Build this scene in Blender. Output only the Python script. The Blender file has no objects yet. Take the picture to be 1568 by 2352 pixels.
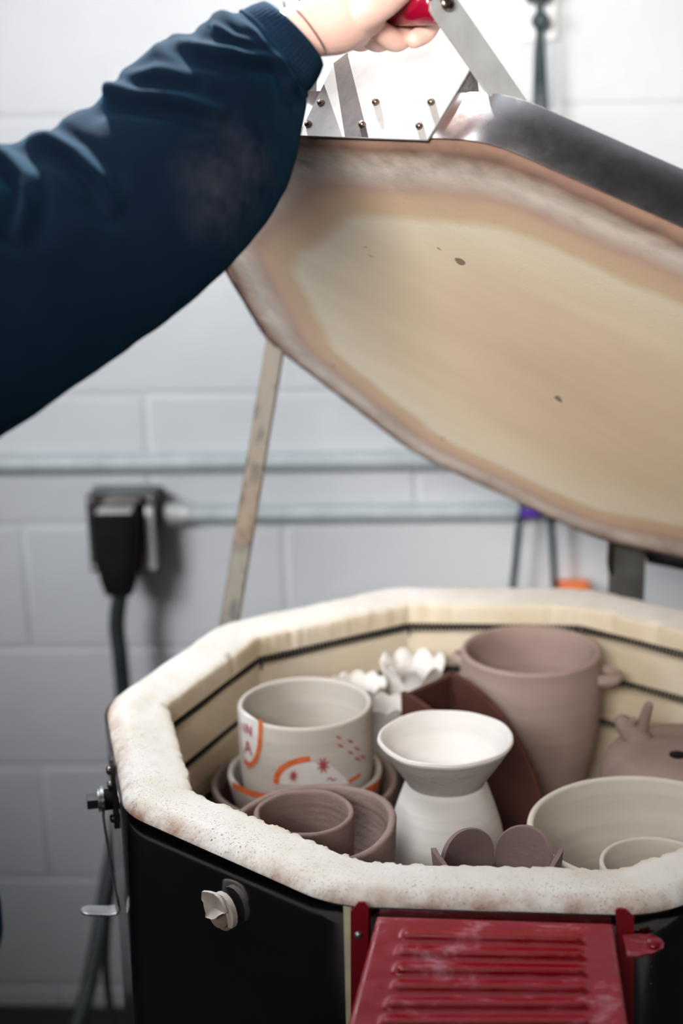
import bpy, math, random
import numpy as np
from mathutils import Vector, noise as mnoise
random.seed(7)
PI = math.pi
COL = bpy.context.scene.collection
FLOOR = -0.92          # kiln rim is modelled at z = 0; everything is lifted by 0.92 at the end

# ------------------------------------------------------------------ camera model (used to measure positions)
FPX = 3530.9
CP = np.array([-.0657, -1.3585, .5834]); PITCH, YAW, ROLL = -.2771, .0540, .0227
def _rot():
    c, s = math.cos, math.sin
    Rz = np.array([[c(YAW), -s(YAW), 0], [s(YAW), c(YAW), 0], [0, 0, 1]])
    Rx = np.array([[1, 0, 0], [0, c(PITCH), -s(PITCH)], [0, s(PITCH), c(PITCH)]])
    Ry = np.array([[c(ROLL), 0, s(ROLL)], [0, 1, 0], [-s(ROLL), 0, c(ROLL)]])
    return Rz @ Rx @ Ry
RR = _rot()
def ray(px, py):
    return RR @ np.array([(px - 784) / FPX, 1.0, (1176 - py) / FPX])
def atd(px, py, d): return CP + ray(px, py) * d
def atz(px, py, z):
    r = ray(px, py); return CP + r * ((z - CP[2]) / r[2])
def aty(px, py, y):
    r = ray(px, py); return CP + r * ((y - CP[1]) / r[1])
YK = -.0496            # yaw of the ten-sided kiln

# ------------------------------------------------------------------ materials
def newmat(name):
    m = bpy.data.materials.new(name); m.use_nodes = True
    nt = m.node_tree; b = nt.nodes['Principled BSDF']
    return m, nt, b
def N(nt, t, **kw):
    n = nt.nodes.new(t)
    for k, v in kw.items():
        if k in n.inputs.keys() if hasattr(n.inputs, 'keys') else False: n.inputs[k].default_value = v
        else: setattr(n, k, v)
    return n
def ramp(nt, fac, stops):
    r = nt.nodes.new('ShaderNodeValToRGB')
    els = r.color_ramp.elements
    while len(els) < len(stops): els.new(0.5)
    for e, (p, c) in zip(els, stops):
        e.position = p; e.color = (c[0], c[1], c[2], 1) if len(c) == 3 else c
    nt.links.new(fac, r.inputs[0]); return r.outputs[0]
def noise(nt, scale, detail=4, rough=.55, vec=None, dist=0):
    n = nt.nodes.new('ShaderNodeTexNoise'); n.inputs['Scale'].default_value = scale
    n.inputs['Detail'].default_value = detail; n.inputs['Roughness'].default_value = rough
    n.inputs['Distortion'].default_value = dist
    if vec is None:
        tc = nt.nodes.get('TC') or nt.nodes.new('ShaderNodeTexCoord'); tc.name = 'TC'; vec = tc.outputs['Object']
    nt.links.new(vec, n.inputs['Vector']); return n.outputs['Fac']
def mapping(nt, scale=(1, 1, 1), rot=(0, 0, 0)):
    tc = nt.nodes.get('TC') or nt.nodes.new('ShaderNodeTexCoord'); tc.name = 'TC'
    m = nt.nodes.new('ShaderNodeMapping'); m.inputs['Scale'].default_value = scale; m.inputs['Rotation'].default_value = rot
    nt.links.new(tc.outputs['Object'], m.inputs['Vector']); return m.outputs[0]
def mix(nt, fac, a, b, mode='MIX'):
    m = nt.nodes.new('ShaderNodeMix'); m.data_type = 'RGBA'; m.blend_type = mode
    for i, v in ((0, fac), (6, a), (7, b)):
        if hasattr(v, 'links') or isinstance(v, bpy.types.NodeSocket): nt.links.new(v, m.inputs[i])
        else: m.inputs[i].default_value = v if i == 0 else (v[0], v[1], v[2], 1)
    return m.outputs[2]
def bump(nt, b, h, strength=.3, dist=.001):
    n = nt.nodes.new('ShaderNodeBump'); n.inputs['Strength'].default_value = strength; n.inputs['Distance'].default_value = dist
    nt.links.new(h, n.inputs['Height']); nt.links.new(n.outputs[0], b.inputs['Normal'])
def simple(name, c1, c2=None, rough=.5, metal=0, scale=40, bs=0, bscale=200, spec=None, rr=None, lo=.35, hi=.65, coat=0):
    m, nt, b = newmat(name)
    c2 = c2 or tuple(x * .8 for x in c1)
    f = noise(nt, scale, 5)
    nt.links.new(ramp(nt, f, [(lo, c1), (hi, c2)]), b.inputs['Base Color'])
    b.inputs['Metallic'].default_value = metal; b.inputs['Roughness'].default_value = rough
    if rr:
        f2 = noise(nt, scale * .6, 6, .7)
        nt.links.new(ramp(nt, f2, [(.35, (rr[0],) * 3), (.65, (rr[1],) * 3)]), b.inputs['Roughness'])
    if spec is not None: b.inputs['Specular IOR Level'].default_value = spec
    if coat: b.inputs['Coat Weight'].default_value = coat; b.inputs['Coat Roughness'].default_value = .1
    if bs: bump(nt, b, noise(nt, bscale, 6, .6), bs)
    return m
def clay(name, c1, c2, rings=60, rs=.12, spots=None, rough=.85):
    m, nt, b = newmat(name)
    f = noise(nt, 22, 6, .6)
    col = ramp(nt, f, [(.3, c1), (.7, c2)])
    # faint horizontal throwing bands
    v = mapping(nt, (4, 4, 130)); f2 = noise(nt, 1.0, 3, .5, v)
    col = mix(nt, .35, col, ramp(nt, f2, [(.35, tuple(x * .82 for x in c1)), (.65, tuple(min(1, x * 1.08) for x in c1))]))
    if spots:
        f3 = noise(nt, 260, 3, .5); col = mix(nt, ramp(nt, f3, [(.62, (0, 0, 0)), (.70, (1, 1, 1))]), col, spots)
    nt.links.new(col, b.inputs['Base Color'])
    b.inputs['Roughness'].default_value = rough; b.inputs['Specular IOR Level'].default_value = .25
    w = nt.nodes.new('ShaderNodeMath'); w.operation = 'ADD'
    nt.links.new(f2, w.inputs[0]); nt.links.new(noise(nt, 180, 5, .6), w.inputs[1])
    bump(nt, b, w.outputs[0], rs * 2, .001)
    return m

M = {}
M['stone_clay'] = clay('pale_grey_clay', (.58, .54, .49), (.51, .47, .425))
M['bowl_clay'] = clay('big_bowl_clay', (.66, .62, .56), (.58, .53, .475))
M['brown_clay'] = clay('mauve_brown_clay', (.34, .25, .225), (.24, .17, .15), rs=.6)
M['cup_clay'] = clay('brown_cup_clay', (.33, .235, .215), (.22, .15, .135), rs=.7)
M['tall_clay'] = clay('tall_pot_clay', (.43, .32, .285), (.36, .26, .23))
M['white_clay'] = clay('white_clay', (.80, .775, .745), (.72, .69, .66), rs=.08)
M['vase_clay'] = clay('white_plaster_clay', (.84, .82, .80), (.76, .73, .71), rs=.1)
M['vase_grey'] = clay('rough_grey_band', (.42, .40, .38), (.54, .52, .50), rs=.6)  # plain grey for the outside of the vase funnel
M['terracotta'] = clay('terracotta', (.095, .034, .025), (.062, .022, .017), rs=.15)
M['dark_brown_clay'] = clay('petal_clay', (.24, .17, .165), (.18, .125, .12), rs=.2)
M['orange'] = simple('orange_slip', (.72, .16, .04), (.62, .12, .03), .8, scale=120)
M['crimson'] = simple('crimson_slip', (.36, .05, .07), (.45, .08, .09), .8, scale=150)
M['whiteslip'] = simple('white_slip', (.78, .76, .74), (.70, .68, .66), .8)
M['purple'] = simple('purple_slip', (.13, .03, .05), (.20, .06, .08), .8, scale=90)
M['element'] = simple('element_wire', (.022, .026, .027), (.012, .014, .014), .6, metal=.3)
M['steel'] = simple('dull_steel', (.55, .55, .54), (.38, .38, .38), .35, metal=1, scale=60, rr=(.25, .5))
M['darksteel'] = simple('dark_steel', (.10, .10, .105), (.055, .055, .06), .35, metal=.9, scale=60)
M['bolt'] = simple('worn_bolt', (.30, .24, .20), (.16, .12, .10), .3, metal=1, scale=150)
M['black'] = simple('black_rubber', (.004, .004, .004), (.007, .007, .007), .7, scale=30, spec=.15)
M['cable'] = simple('grey_cable', (.020, .026, .028), (.014, .019, .021), .55, scale=30)
M['greencable'] = simple('dark_green_cable', (.010, .030, .034), (.008, .024, .028), .5, scale=30)
M['galv'] = simple('galvanised_pipe', (.46, .50, .51), (.38, .42, .43), .5, metal=.1, scale=25)
M['boxmetal'] = simple('box_metal', (.20, .23, .23), (.13, .15, .15), .3, metal=.9, scale=25)
M['chrome'] = simple('chrome_plate', (.30, .28, .27), (.22, .2, .2), .12, metal=1, scale=10)
M['offwhite'] = simple('offwhite_plastic', (.80, .80, .80), (.74, .74, .74), .5, scale=10)
M['violet'] = simple('violet_plastic', (.10, .03, .35), (.08, .02, .28), .5)
M['orangeplastic'] = simple('orange_plastic', (.85, .22, .06), (.75, .18, .05), .5)
M['plug'] = simple('peephole_ceramic', (.72, .66, .61), (.60, .53, .47), .8, scale=80, bs=.3, bscale=300)
M['hole'] = simple('peephole_brick', (.42, .30, .23), (.28, .19, .14), .9, scale=120, bs=.5, bscale=300)
M['shelfmat'] = simple('kiln_shelf', (.30, .25, .20), (.22, .18, .15), .95, scale=30, bs=.3)
M['spring'] = simple('black_spring', (.02, .02, .02), (.01, .01, .01), .4, metal=.6)
M['floor'] = simple('floor_rubber', (.014, .011, .010), (.009, .007, .007), .8, scale=3, bs=.2, bscale=40)

# white painted block wall
def wallmat():
    m, nt, b = newmat('painted_block')
    f = noise(nt, 3, 4)
    nt.links.new(ramp(nt, f, [(.3, (.63, .64, .66)), (.7, (.56, .57, .59))]), b.inputs['Base Color'])
    b.inputs['Roughness'].default_value = .55
    bump(nt, b, noise(nt, 45, 8, .62), .55, .004)
    return m
M['wall'] = wallmat()

# soft insulating fire brick of the kiln rim and inside
def brickmat():
    m, nt, b = newmat('soft_fire_brick')
    tc = nt.nodes.new('ShaderNodeTexCoord'); tc.name = 'TC'
    at = nt.nodes.new('ShaderNodeAttribute'); at.attribute_name = 'prof'   # 0 inside wall .. 1 outer edge
    zc = nt.nodes.new('ShaderNodeSeparateXYZ'); nt.links.new(tc.outputs['Object'], zc.inputs[0])
    inner = ramp(nt, noise(nt, 9, 5, .55), [(.3, (.80, .72, .59)), (.7, (.70, .58, .41))])
    top = ramp(nt, noise(nt, 14, 6, .6), [(.3, (.86, .84, .81)), (.55, (.80, .76, .70)), (.75, (.70, .63, .52))])
    fac = ramp(nt, at.outputs['Fac'], [(.18, (0, 0, 0)), (.32, (1, 1, 1))])
    col = mix(nt, fac, inner, top)
    # toasted outer edge
    f3 = noise(nt, 20, 8, .7)
    ed = nt.nodes.new('ShaderNodeMath'); ed.operation = 'MULTIPLY'
    nt.links.new(ramp(nt, at.outputs['Fac'], [(.80, (0, 0, 0)), (1.0, (1, 1, 1))]), ed.inputs[0])
    nt.links.new(ramp(nt, f3, [(.40, (0, 0, 0)), (.62, (1, 1, 1))]), ed.inputs[1])
    col = mix(nt, ed.outputs[0], col, (.38, .21, .13))
    # dark pits, denser to the outside
    v = mapping(nt, (1, 1, 1)); p1 = noise(nt, 480, 5, .75, v)
    pit = ramp(nt, p1, [(.57, (0, 0, 0)), (.66, (1, 1, 1))])
    den = nt.nodes.new('ShaderNodeMath'); den.operation = 'MULTIPLY'
    nt.links.new(pit, den.inputs[0])
    nt.links.new(ramp(nt, noise(nt, 12, 4, .6), [(.40, (.25, .25, .25)), (.60, (1, 1, 1))]), den.inputs[1])
    den2 = nt.nodes.new('ShaderNodeMath'); den2.operation = 'MULTIPLY'
    nt.links.new(den.outputs[0], den2.inputs[0]); nt.links.new(ramp(nt, at.outputs['Fac'], [(.3, (.1, .1, .1)), (.85, (1, 1, 1))]), den2.inputs[1])
    col = mix(nt, den2.outputs[0], col, (.12, .075, .05))
    nt.links.new(col, b.inputs['Base Color'])
    b.inputs['Roughness'].default_value = .95; b.inputs['Specular IOR Level'].default_value = .1
    s = nt.nodes.new('ShaderNodeMath'); s.operation = 'SUBTRACT'
    nt.links.new(noise(nt, 60, 8, .7), s.inputs[0]); nt.links.new(pit, s.inputs[1])
    bump(nt, b, s.outputs[0], .45, .0016)
    return m
M['brick'] = brickmat()

def lidmat():
    m, nt, b = newmat('lid_fire_brick')
    at = nt.nodes.new('ShaderNodeAttribute'); at.attribute_name = 'prof'   # 1 at the edge, 0 in the middle
    wob = noise(nt, 9, 5, .6)
    ad = nt.nodes.new('ShaderNodeMath'); ad.operation = 'MULTIPLY_ADD'; ad.inputs[1].default_value = .07
    nt.links.new(wob, ad.inputs[0]); nt.links.new(at.outputs['Fac'], ad.inputs[2])
    col = ramp(nt, ad.outputs[0], [(.0, (.84, .67, .48)), (.50, (.86, .71, .52)), (.66, (.88, .76, .59)), (.735, (.86, .77, .62)),
                                   (.775, (.70, .53, .36)), (.830, (.66, .47, .34)), (.862, (.56, .40, .32)), (.890, (.62, .51, .45)), (.93, (.70, .64, .58)), (.975, (.50, .40, .34)), (1.0, (.20, .12, .095))])
    v = mapping(nt, (1.3, 7, 3), (0, 0, .5)); st = noise(nt, 3.5, 5, .6, v)
    col = mix(nt, ramp(nt, st, [(.35, (0, 0, 0)), (.75, (.20, .20, .20))]), col, (.47, .335, .20))
    dk = nt.nodes.new('ShaderNodeMath'); dk.operation = 'MULTIPLY'
    nt.links.new(ramp(nt, noise(nt, 11, 9, .72), [(.45, (0, 0, 0)), (.75, (1, 1, 1))]), dk.inputs[0])
    nt.links.new(ramp(nt, at.outputs['Fac'], [(.80, (0, 0, 0)), (.90, (.75, .75, .75))]), dk.inputs[1])
    col = mix(nt, dk.outputs[0], col, (.12, .07, .055))
    sp = nt.nodes.new('ShaderNodeMath'); sp.operation = 'MULTIPLY'
    nt.links.new(ramp(nt, noise(nt, 22, 2, .5), [(.735, (0, 0, 0)), (.75, (1, 1, 1))]), sp.inputs[0]); sp.inputs[1].default_value = .8
    col = mix(nt, sp.outputs[0], col, (.15, .10, .06))
    nt.links.new(col, b.inputs['Base Color'])
    b.inputs['Roughness'].default_value = .9; b.inputs['Specular IOR Level'].default_value = .15
    bump(nt, b, noise(nt, 240, 6, .7), .22, .0012)
    return m
M['lidbrick'] = lidmat()

def jacketmat(name, base=(.22, .22, .225), r0=.08, r1=.18, heat=(.20, .13, .10)):
    m, nt, b = newmat(name)
    f = noise(nt, 5, 6, .65, dist=.6)
    nt.links.new(ramp(nt, f, [(.35, base), (.62, tuple(x * .8 for x in base)), (.75, heat)]), b.inputs['Base Color'])
    b.inputs['Metallic'].default_value = 1
    nt.links.new(ramp(nt, noise(nt, 8, 7, .7), [(.35, (r0,) * 3), (.7, (r1,) * 3)]), b.inputs['Roughness'])
    return m
M['jacket'] = jacketmat('polished_stainless')
M['band'] = jacketmat('heat_stained_stainless', (.52, .49, .50), .16, .36, (.34, .22, .18))
M['plate'] = simple('brushed_plate', (.36, .35, .35), (.31, .30, .29), .6, metal=.0, scale=90, spec=.2)
def stripmat():  # cast-shadow tones put into the strip's colour
    m, nt, b = newmat('painted_shadow_strip')
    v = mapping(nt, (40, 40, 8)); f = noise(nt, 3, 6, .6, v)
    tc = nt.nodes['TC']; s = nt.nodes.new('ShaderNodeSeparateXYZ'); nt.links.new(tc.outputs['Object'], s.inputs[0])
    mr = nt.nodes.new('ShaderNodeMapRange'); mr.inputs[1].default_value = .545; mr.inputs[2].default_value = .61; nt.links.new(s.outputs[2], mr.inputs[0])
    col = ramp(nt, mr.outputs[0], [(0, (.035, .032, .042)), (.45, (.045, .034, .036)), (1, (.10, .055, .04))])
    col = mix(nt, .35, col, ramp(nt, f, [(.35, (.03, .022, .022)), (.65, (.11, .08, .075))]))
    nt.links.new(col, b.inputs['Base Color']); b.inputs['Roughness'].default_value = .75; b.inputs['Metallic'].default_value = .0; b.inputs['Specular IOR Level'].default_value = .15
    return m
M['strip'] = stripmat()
M['gusset'] = simple('rough_gusset', (.16, .145, .145), (.09, .08, .08), .6, metal=.2, scale=300)
M['strap'] = simple('aluminium_strap', (.70, .70, .69), (.60, .60, .59), .45, metal=.6, scale=40)
M['grip'] = simple('red_enamel_grip', (.26, .002, .022), (.22, .0015, .018), .18, scale=20, coat=.6)

def redmat():
    m, nt, b = newmat('dusty_red_enamel')
    v = mapping(nt, (3, 9, 5)); f = noise(nt, 4.5, 8, .68, v, .8)
    f2 = noise(nt, 60, 4, .6)
    mm = nt.nodes.new('ShaderNodeMath'); mm.operation = 'MULTIPLY_ADD'; mm.inputs[1].default_value = .25
    nt.links.new(f2, mm.inputs[0]); nt.links.new(f, mm.inputs[2])
    col = ramp(nt, mm.outputs[0], [(.56, (.27, .0015, .010)), (.68, (.31, .008, .022)), (.82, (.55, .24, .29))])
    nt.links.new(col, b.inputs['Base Color'])
    nt.links.new(ramp(nt, mm.outputs[0], [(.5, (.22,) * 3), (.75, (.6,) * 3)]), b.inputs['Roughness'])
    return m
M['red'] = redmat()
M['redclean'] = simple('red_enamel', (.27, .006, .015), (.22, .004, .012), .3, scale=20)

def propmat():
    m, nt, b = newmat('scorched_prop_bar')
    v = mapping(nt, (9, 9, 3)); f = noise(nt, 6, 6, .65, v)
    tc = nt.nodes['TC']; s = nt.nodes.new('ShaderNodeSeparateXYZ'); nt.links.new(tc.outputs['Object'], s.inputs[0])
    col = ramp(nt, f, [(.40, (.03, .028, .025)), (.45, (.30, .23, .16)), (.6, (.34, .27, .19)), (.66, (.10, .08, .06))])
    zz = nt.nodes.new('ShaderNodeMapRange'); zz.inputs[1].default_value = 0.0; zz.inputs[2].default_value = .36
    nt.links.new(s.outputs[2], zz.inputs[0])
    col2 = ramp(nt, zz.outputs[0], [(.0, (.22, .22, .19)), (.20, (.22, .22, .19)), (.23, (.05, .05, .045)), (.26, (.26, .13, .05)), (.42, (.24, .17, .11)), (.6, (.24, .20, .15)), (1, (.30, .26, .20))])
    col = mix(nt, .5, col, col2); col = mix(nt, 1.0, col, (.55, .55, .55), 'MULTIPLY')
    nt.links.new(col, b.inputs['Base Color']); b.inputs['Roughness'].default_value = .55; b.inputs['Metallic'].default_value = .25
    return m
M['prop'] = propmat()

def fabric(name, c1, c2, rib=False):
    m, nt, b = newmat(name)
    f = noise(nt, 9, 5, .6)
    nt.links.new(ramp(nt, f, [(.3, c1), (.7, c2)]), b.inputs['Base Color'])
    b.inputs['Roughness'].default_value = .95; b.inputs['Specular IOR Level'].default_value = .03
    b.inputs['Sheen Weight'].default_value = .12; b.inputs['Sheen Tint'].default_value = (.05, .30, .55, 1); b.inputs['Sheen Roughness'].default_value = .45
    bump(nt, b, noise(nt, 900, 4, .6), .25, .0006)
    return m
DUST = atd(590, 415, 1.0)
M['navy'] = fabric('navy_fleece', (.0018, .0048, .0115), (.0032, .0074, .0160))
# chalky clay dust rubbed into the forearm of the sweatshirt
nt_ = M['navy'].node_tree; b_ = nt_.nodes['Principled BSDF']; src = b_.inputs['Base Color'].links[0].from_socket
vd = nt_.nodes.new('ShaderNodeVectorMath'); vd.operation = 'DISTANCE'; nt_.links.new(nt_.nodes['TC'].outputs['Object'], vd.inputs[0]); vd.inputs[1].default_value = [float(x) for x in DUST]
dm = nt_.nodes.new('ShaderNodeMath'); dm.operation = 'MULTIPLY'
nt_.links.new(ramp(nt_, vd.outputs['Value'], [(.015, (1, 1, 1)), (.062, (0, 0, 0))]), dm.inputs[0])
nt_.links.new(ramp(nt_, noise(nt_, 35, 8, .7), [(.38, (.05, .05, .05)), (.68, (1, 1, 1))]), dm.inputs[1])
nt_.links.new(mix(nt_, dm.outputs[0], src, (.030, .033, .041)), b_.inputs['Base Color'])
M['navyrib'] = fabric('navy_rib', (.0055, .013, .028), (.0075, .017, .034))

def skinmat():
    m, nt, b = newmat('skin')
    f = noise(nt, 25, 6, .6)
    nt.links.new(ramp(nt, f, [(.3, (.80, .55, .47)), (.7, (.72, .44, .37))]), b.inputs['Base Color'])
    b.inputs['Roughness'].default_value = .45
    b.inputs['Subsurface Weight'].default_value = .3; b.inputs['Subsurface Radius'].default_value = (.6, .2, .1); b.inputs['Subsurface Scale'].default_value = .012
    bump(nt, b, noise(nt, 350, 5, .6), .12, .0008)
    return m
M['skin'] = skinmat()

# ------------------------------------------------------------------ mesh building
class MB:
    def __init__(s): s.v = []; s.f = []; s.mi = []; s.attr = []
    def add(s, vs, fs, mi=0, attr=None):
        o = len(s.v); s.v += [tuple(map(float, p)) for p in vs]
        s.f += [tuple(i + o for i in f) for f in fs]; s.mi += [mi] * len(fs)
        s.attr += list(attr) if attr is not None else [0.0] * len(vs)
        return s
    def box(s, c, size, ax=None, mi=0, ch=0.0):
        c = np.array(c, float); h = np.array(size, float) / 2
        A = np.eye(3) if ax is None else np.array([np.array(a, float) / np.linalg.norm(a) for a in ax])
        if ch <= 0: ch = min(h) * .12
        ch = min(ch, min(h) * .9)
        vs = []; idx = {}
        for sx in (-1, 1):
            for sy in (-1, 1):
                for sz in (-1, 1):
                    for k in range(3):
                        q = np.array([sx * h[0], sy * h[1], sz * h[2]])
                        for j in range(3):
                            if j != k: q[j] -= np.sign(q[j]) * ch
                        idx[(sx, sy, sz, k)] = len(vs); vs.append(c + q @ A)
        fs = []
        for k in range(3):
            a, b = [j for j in range(3) if j != k]
            for sg in (-1, 1):
                def key(sa, sb):
                    t = [0, 0, 0]; t[k] = sg; t[a] = sa; t[b] = sb; return idx[(t[0], t[1], t[2], k)]
                fs.append((key(-1, -1), key(1, -1), key(1, 1), key(-1, 1)))
        for k in range(3):       # edges along axis k
            a, b = [j for j in range(3) if j != k]
            for sa in (-1, 1):
                for sb in (-1, 1):
                    def kk(sk, n):
                        t = [0, 0, 0]; t[k] = sk; t[a] = sa; t[b] = sb; return idx[(t[0], t[1], t[2], n)]
                    fs.append((kk(-1, a), kk(1, a), kk(1, b), kk(-1, b)))
        for sx in (-1, 1):
            for sy in (-1, 1):
                for sz in (-1, 1): fs.append(tuple(idx[(sx, sy, sz, k)] for k in range(3)))
        return s.add(vs, fs, mi)
    def tube(s, pts, r, n=12, mi=0, caps=True, closed=False, flat=None, up=None):
        pts = [np.array(p, float) for p in pts]; m = len(pts)
        rs = r if hasattr(r, '__len__') else [r] * m
        T = []
        for i in range(m):
            if closed: d = pts[(i + 1) % m] - pts[i - 1]
            else: d = pts[min(i + 1, m - 1)] - pts[max(i - 1, 0)]
            T.append(d / (np.linalg.norm(d) + 1e-12))
        u = np.array(up, float) if up is not None else (np.array([0, 0, 1.]) if abs(T[0][2]) < .9 else np.array([1., 0, 0]))
        vs = []; 
        for i in range(m):
            u = u - T[i] * (u @ T[i]); u /= np.linalg.norm(u) + 1e-12
            w = np.cross(T[i], u)
            for k in range(n):
                a = 2 * PI * k / n
                fl = flat if flat else 1
                vs.append(pts[i] + u * math.cos(a) * rs[i] * fl + w * math.sin(a) * rs[i])
        fs = []
        for i in range(m if closed else m - 1):
            j = (i + 1) % m
            for k in range(n):
                l = (k + 1) % n; fs.append((i * n + k, i * n + l, j * n + l, j * n + k))
        if caps and not closed:
            fs.append(tuple(range(n))[::-1]); fs.append(tuple(range((m - 1) * n, m * n)))
        return s.add(vs, fs, mi)
    def lathe(s, prof, c=(0, 0, 0), n=96, mi=0, wob=0, seed=0, ztop=None, ell=(1, 1), mifun=None):
        # prof: list of (r, z); ztop: function(theta, weight) added to z
        c = np.array(c, float); vs = []; fs = []; m = len(prof); mis = []
        for k in range(n):
            a = 2 * PI * k / n; ca, sa = math.cos(a), math.sin(a)
            for i, p in enumerate(prof):
                r, z = p[0], p[1]
                if wob and r > 1e-5:
                    q = mnoise.noise(Vector((ca * 1.3 + seed, sa * 1.3, z * 9)))
                    q2 = mnoise.noise(Vector((ca * 4 + seed * 2, sa * 4, z * 30)))
                    r = r * (1 + wob * (q * .8 + q2 * .35)); 
                if ztop and len(p) > 2: z = z + ztop(a) * p[2]
                if wob and len(p) > 3: z += wob * .05 * mnoise.noise(Vector((ca * 1.7 + seed + 5, sa * 1.7, 0)))
                vs.append(c + np.array([r * ca * ell[0], r * sa * ell[1], z]))
        for k in range(n):
            l = (k + 1) % n
            for i in range(m - 1):
                fs.append((k * m + i, l * m + i, l * m + i + 1, k * m + i + 1))
                mis.append(mifun(i, k) if mifun else mi)
        o = len(s.f); s.add(vs, fs, mi); s.mi[o:] = mis
        return s
    def plate(s, pts2, O, U, V, th, mi=0):
        # polygon in plane O + x U + y V extruded by th along U x V
        O, U, V = map(lambda a: np.array(a, float), (O, U, V)); W = np.cross(U, V); W /= np.linalg.norm(W); n = len(pts2)
        a = [O + U * x + V * y for x, y in pts2]; b = [p + W * th for p in a]
        fs = [tuple(range(n))[::-1], tuple(range(n, 2 * n))] + [(i, (i + 1) % n, n + (i + 1) % n, n + i) for i in range(n)]
        return s.add(a + b, fs, mi)
    def build(s, name, mats, parent=None, smooth=40, attr=False, subsurf=0, world=None):
        me = bpy.data.meshes.new(name); me.from_pydata(s.v, [], s.f); 
        mats = mats if isinstance(mats, (list, tuple)) else [mats]
        for m in mats: me.materials.append(M[m] if isinstance(m, str) else m)
        me.polygons.foreach_set('material_index', s.mi)
        if attr:
            a = me.attributes.new('prof', 'FLOAT', 'POINT'); a.data.foreach_set('value', s.attr)
        me.update()
        import bmesh
        bm = bmesh.new(); bm.from_mesh(me); bmesh.ops.remove_doubles(bm, verts=bm.verts, dist=1e-7)
        bmesh.ops.recalc_face_normals(bm, faces=bm.faces); bm.to_mesh(me); bm.free()
        for p in me.polygons: p.use_smooth = True
        me.set_sharp_from_angle(angle=math.radians(smooth))
        o = bpy.data.objects.new(name, me); COL.objects.link(o)
        if subsurf:
            md = o.modifiers.new('s', 'SUBSURF'); md.levels = subsurf; md.render_levels = subsurf
        if parent is not None: o.parent = parent
        return o
def tag(o, label, cat, group=None, kind=None):
    if label: o['label'] = label
    if cat: o['category'] = cat
    if group: o['group'] = group
    if kind: o['kind'] = kind
    return o
def struct(o): o['kind'] = 'structure'; return o
def recentre(o, base):
    """move a mesh object's origin to base, keeping geometry in place"""
    base = Vector([float(x) for x in base])
    o.data.transform(__import__('mathutils').Matrix.Translation(-base)); o.location = base
def empty(name, loc=(0, 0, 0)):
    o = bpy.data.objects.new(name, None); COL.objects.link(o); o.location = [float(x) for x in loc]; o.empty_display_size = .05; return o
def hex_bolt(mb, c, ax, r, h, mi=0, n=6):
    ax = np.array(ax, float); ax /= np.linalg.norm(ax)
    mb.tube([np.array(c), np.array(c) + ax * h], r, n, mi)
def pan_screw(mb, c, ax, r, h, mi=0):
    ax = np.array(ax, float); ax /= np.linalg.norm(ax); c = np.array(c, float)
    mb.tube([c, c + ax * h * .4, c + ax * h * .8, c + ax * h], [r, r, r * .8, r * .35], 14, mi)
    # cross slot
    t = np.cross(ax, [0.3, .5, .81]); t /= np.linalg.norm(t); w = np.cross(ax, t)
    for a in (t, w): mb.box(c + ax * h * .98, (r * 1.1, r * .22, h * .12), (a, np.cross(ax, a), ax), mi)

# ------------------------------------------------------------------ room
WY = .879; BH = .2015; WZ = .5337; WX = -.6775
def build_wall():
    mb = MB(); g = .0042; dep = .0035; WTOP = 1.25
    x0, x1 = -2.6, 2.8
    for i in range(-8, 4):
        z0 = max(WZ + i * BH, FLOOR); z1 = min(WZ + (i + 1) * BH, WTOP)
        if z1 <= z0: continue
        off = WX + (BH if i % 2 else 0)
        j0 = math.floor((x0 - off) / (2 * BH)); j = j0
        while off + j * 2 * BH < x1:
            a = max(off + j * 2 * BH, x0); b = min(off + (j + 1) * 2 * BH, x1); j += 1
            if b - a < .02: continue
            o = [(a, WY + dep, z0), (b, WY + dep, z0), (b, WY + dep, z1), (a, WY + dep, z1)]
            m = [(a + g * .5, WY + dep * .8, z0 + g * .5), (b - g * .5, WY + dep * .8, z0 + g * .5), (b - g * .5, WY + dep * .8, z1 - g * .5), (a + g * .5, WY + dep * .8, z1 - g * .5)]
            q = [(a + g * 1.6, WY, z0 + g * 1.6), (b - g * 1.6, WY, z0 + g * 1.6), (b - g * 1.6, WY, z1 - g * 1.6), (a + g * 1.6, WY, z1 - g * 1.6)]
            vs = o + m + q
            fs = [(8, 9, 10, 11)] + [(k, (k + 1) % 4, 4 + (k + 1) % 4, 4 + k) for k in range(4)] + [(4 + k, 4 + (k + 1) % 4, 8 + (k + 1) % 4, 8 + k) for k in range(4)]
            mb.add(vs, fs)
    # body of the wall behind the block faces
    y0, y1 = WY + dep + .0005, WY + .19
    mb.box(((x0 + x1) / 2, (y0 + y1) / 2, (FLOOR + WTOP) / 2), (x1 - x0, y1 - y0, WTOP - FLOOR), ch=.001)
    return struct(mb.build('wall_back', 'wall', smooth=30))
build_wall()
mb = MB(); mb.box((.1, -1.2, FLOOR - .05), (5.4, 4.55, .1)); struct(mb.build('floor', 'floor'))

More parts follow.
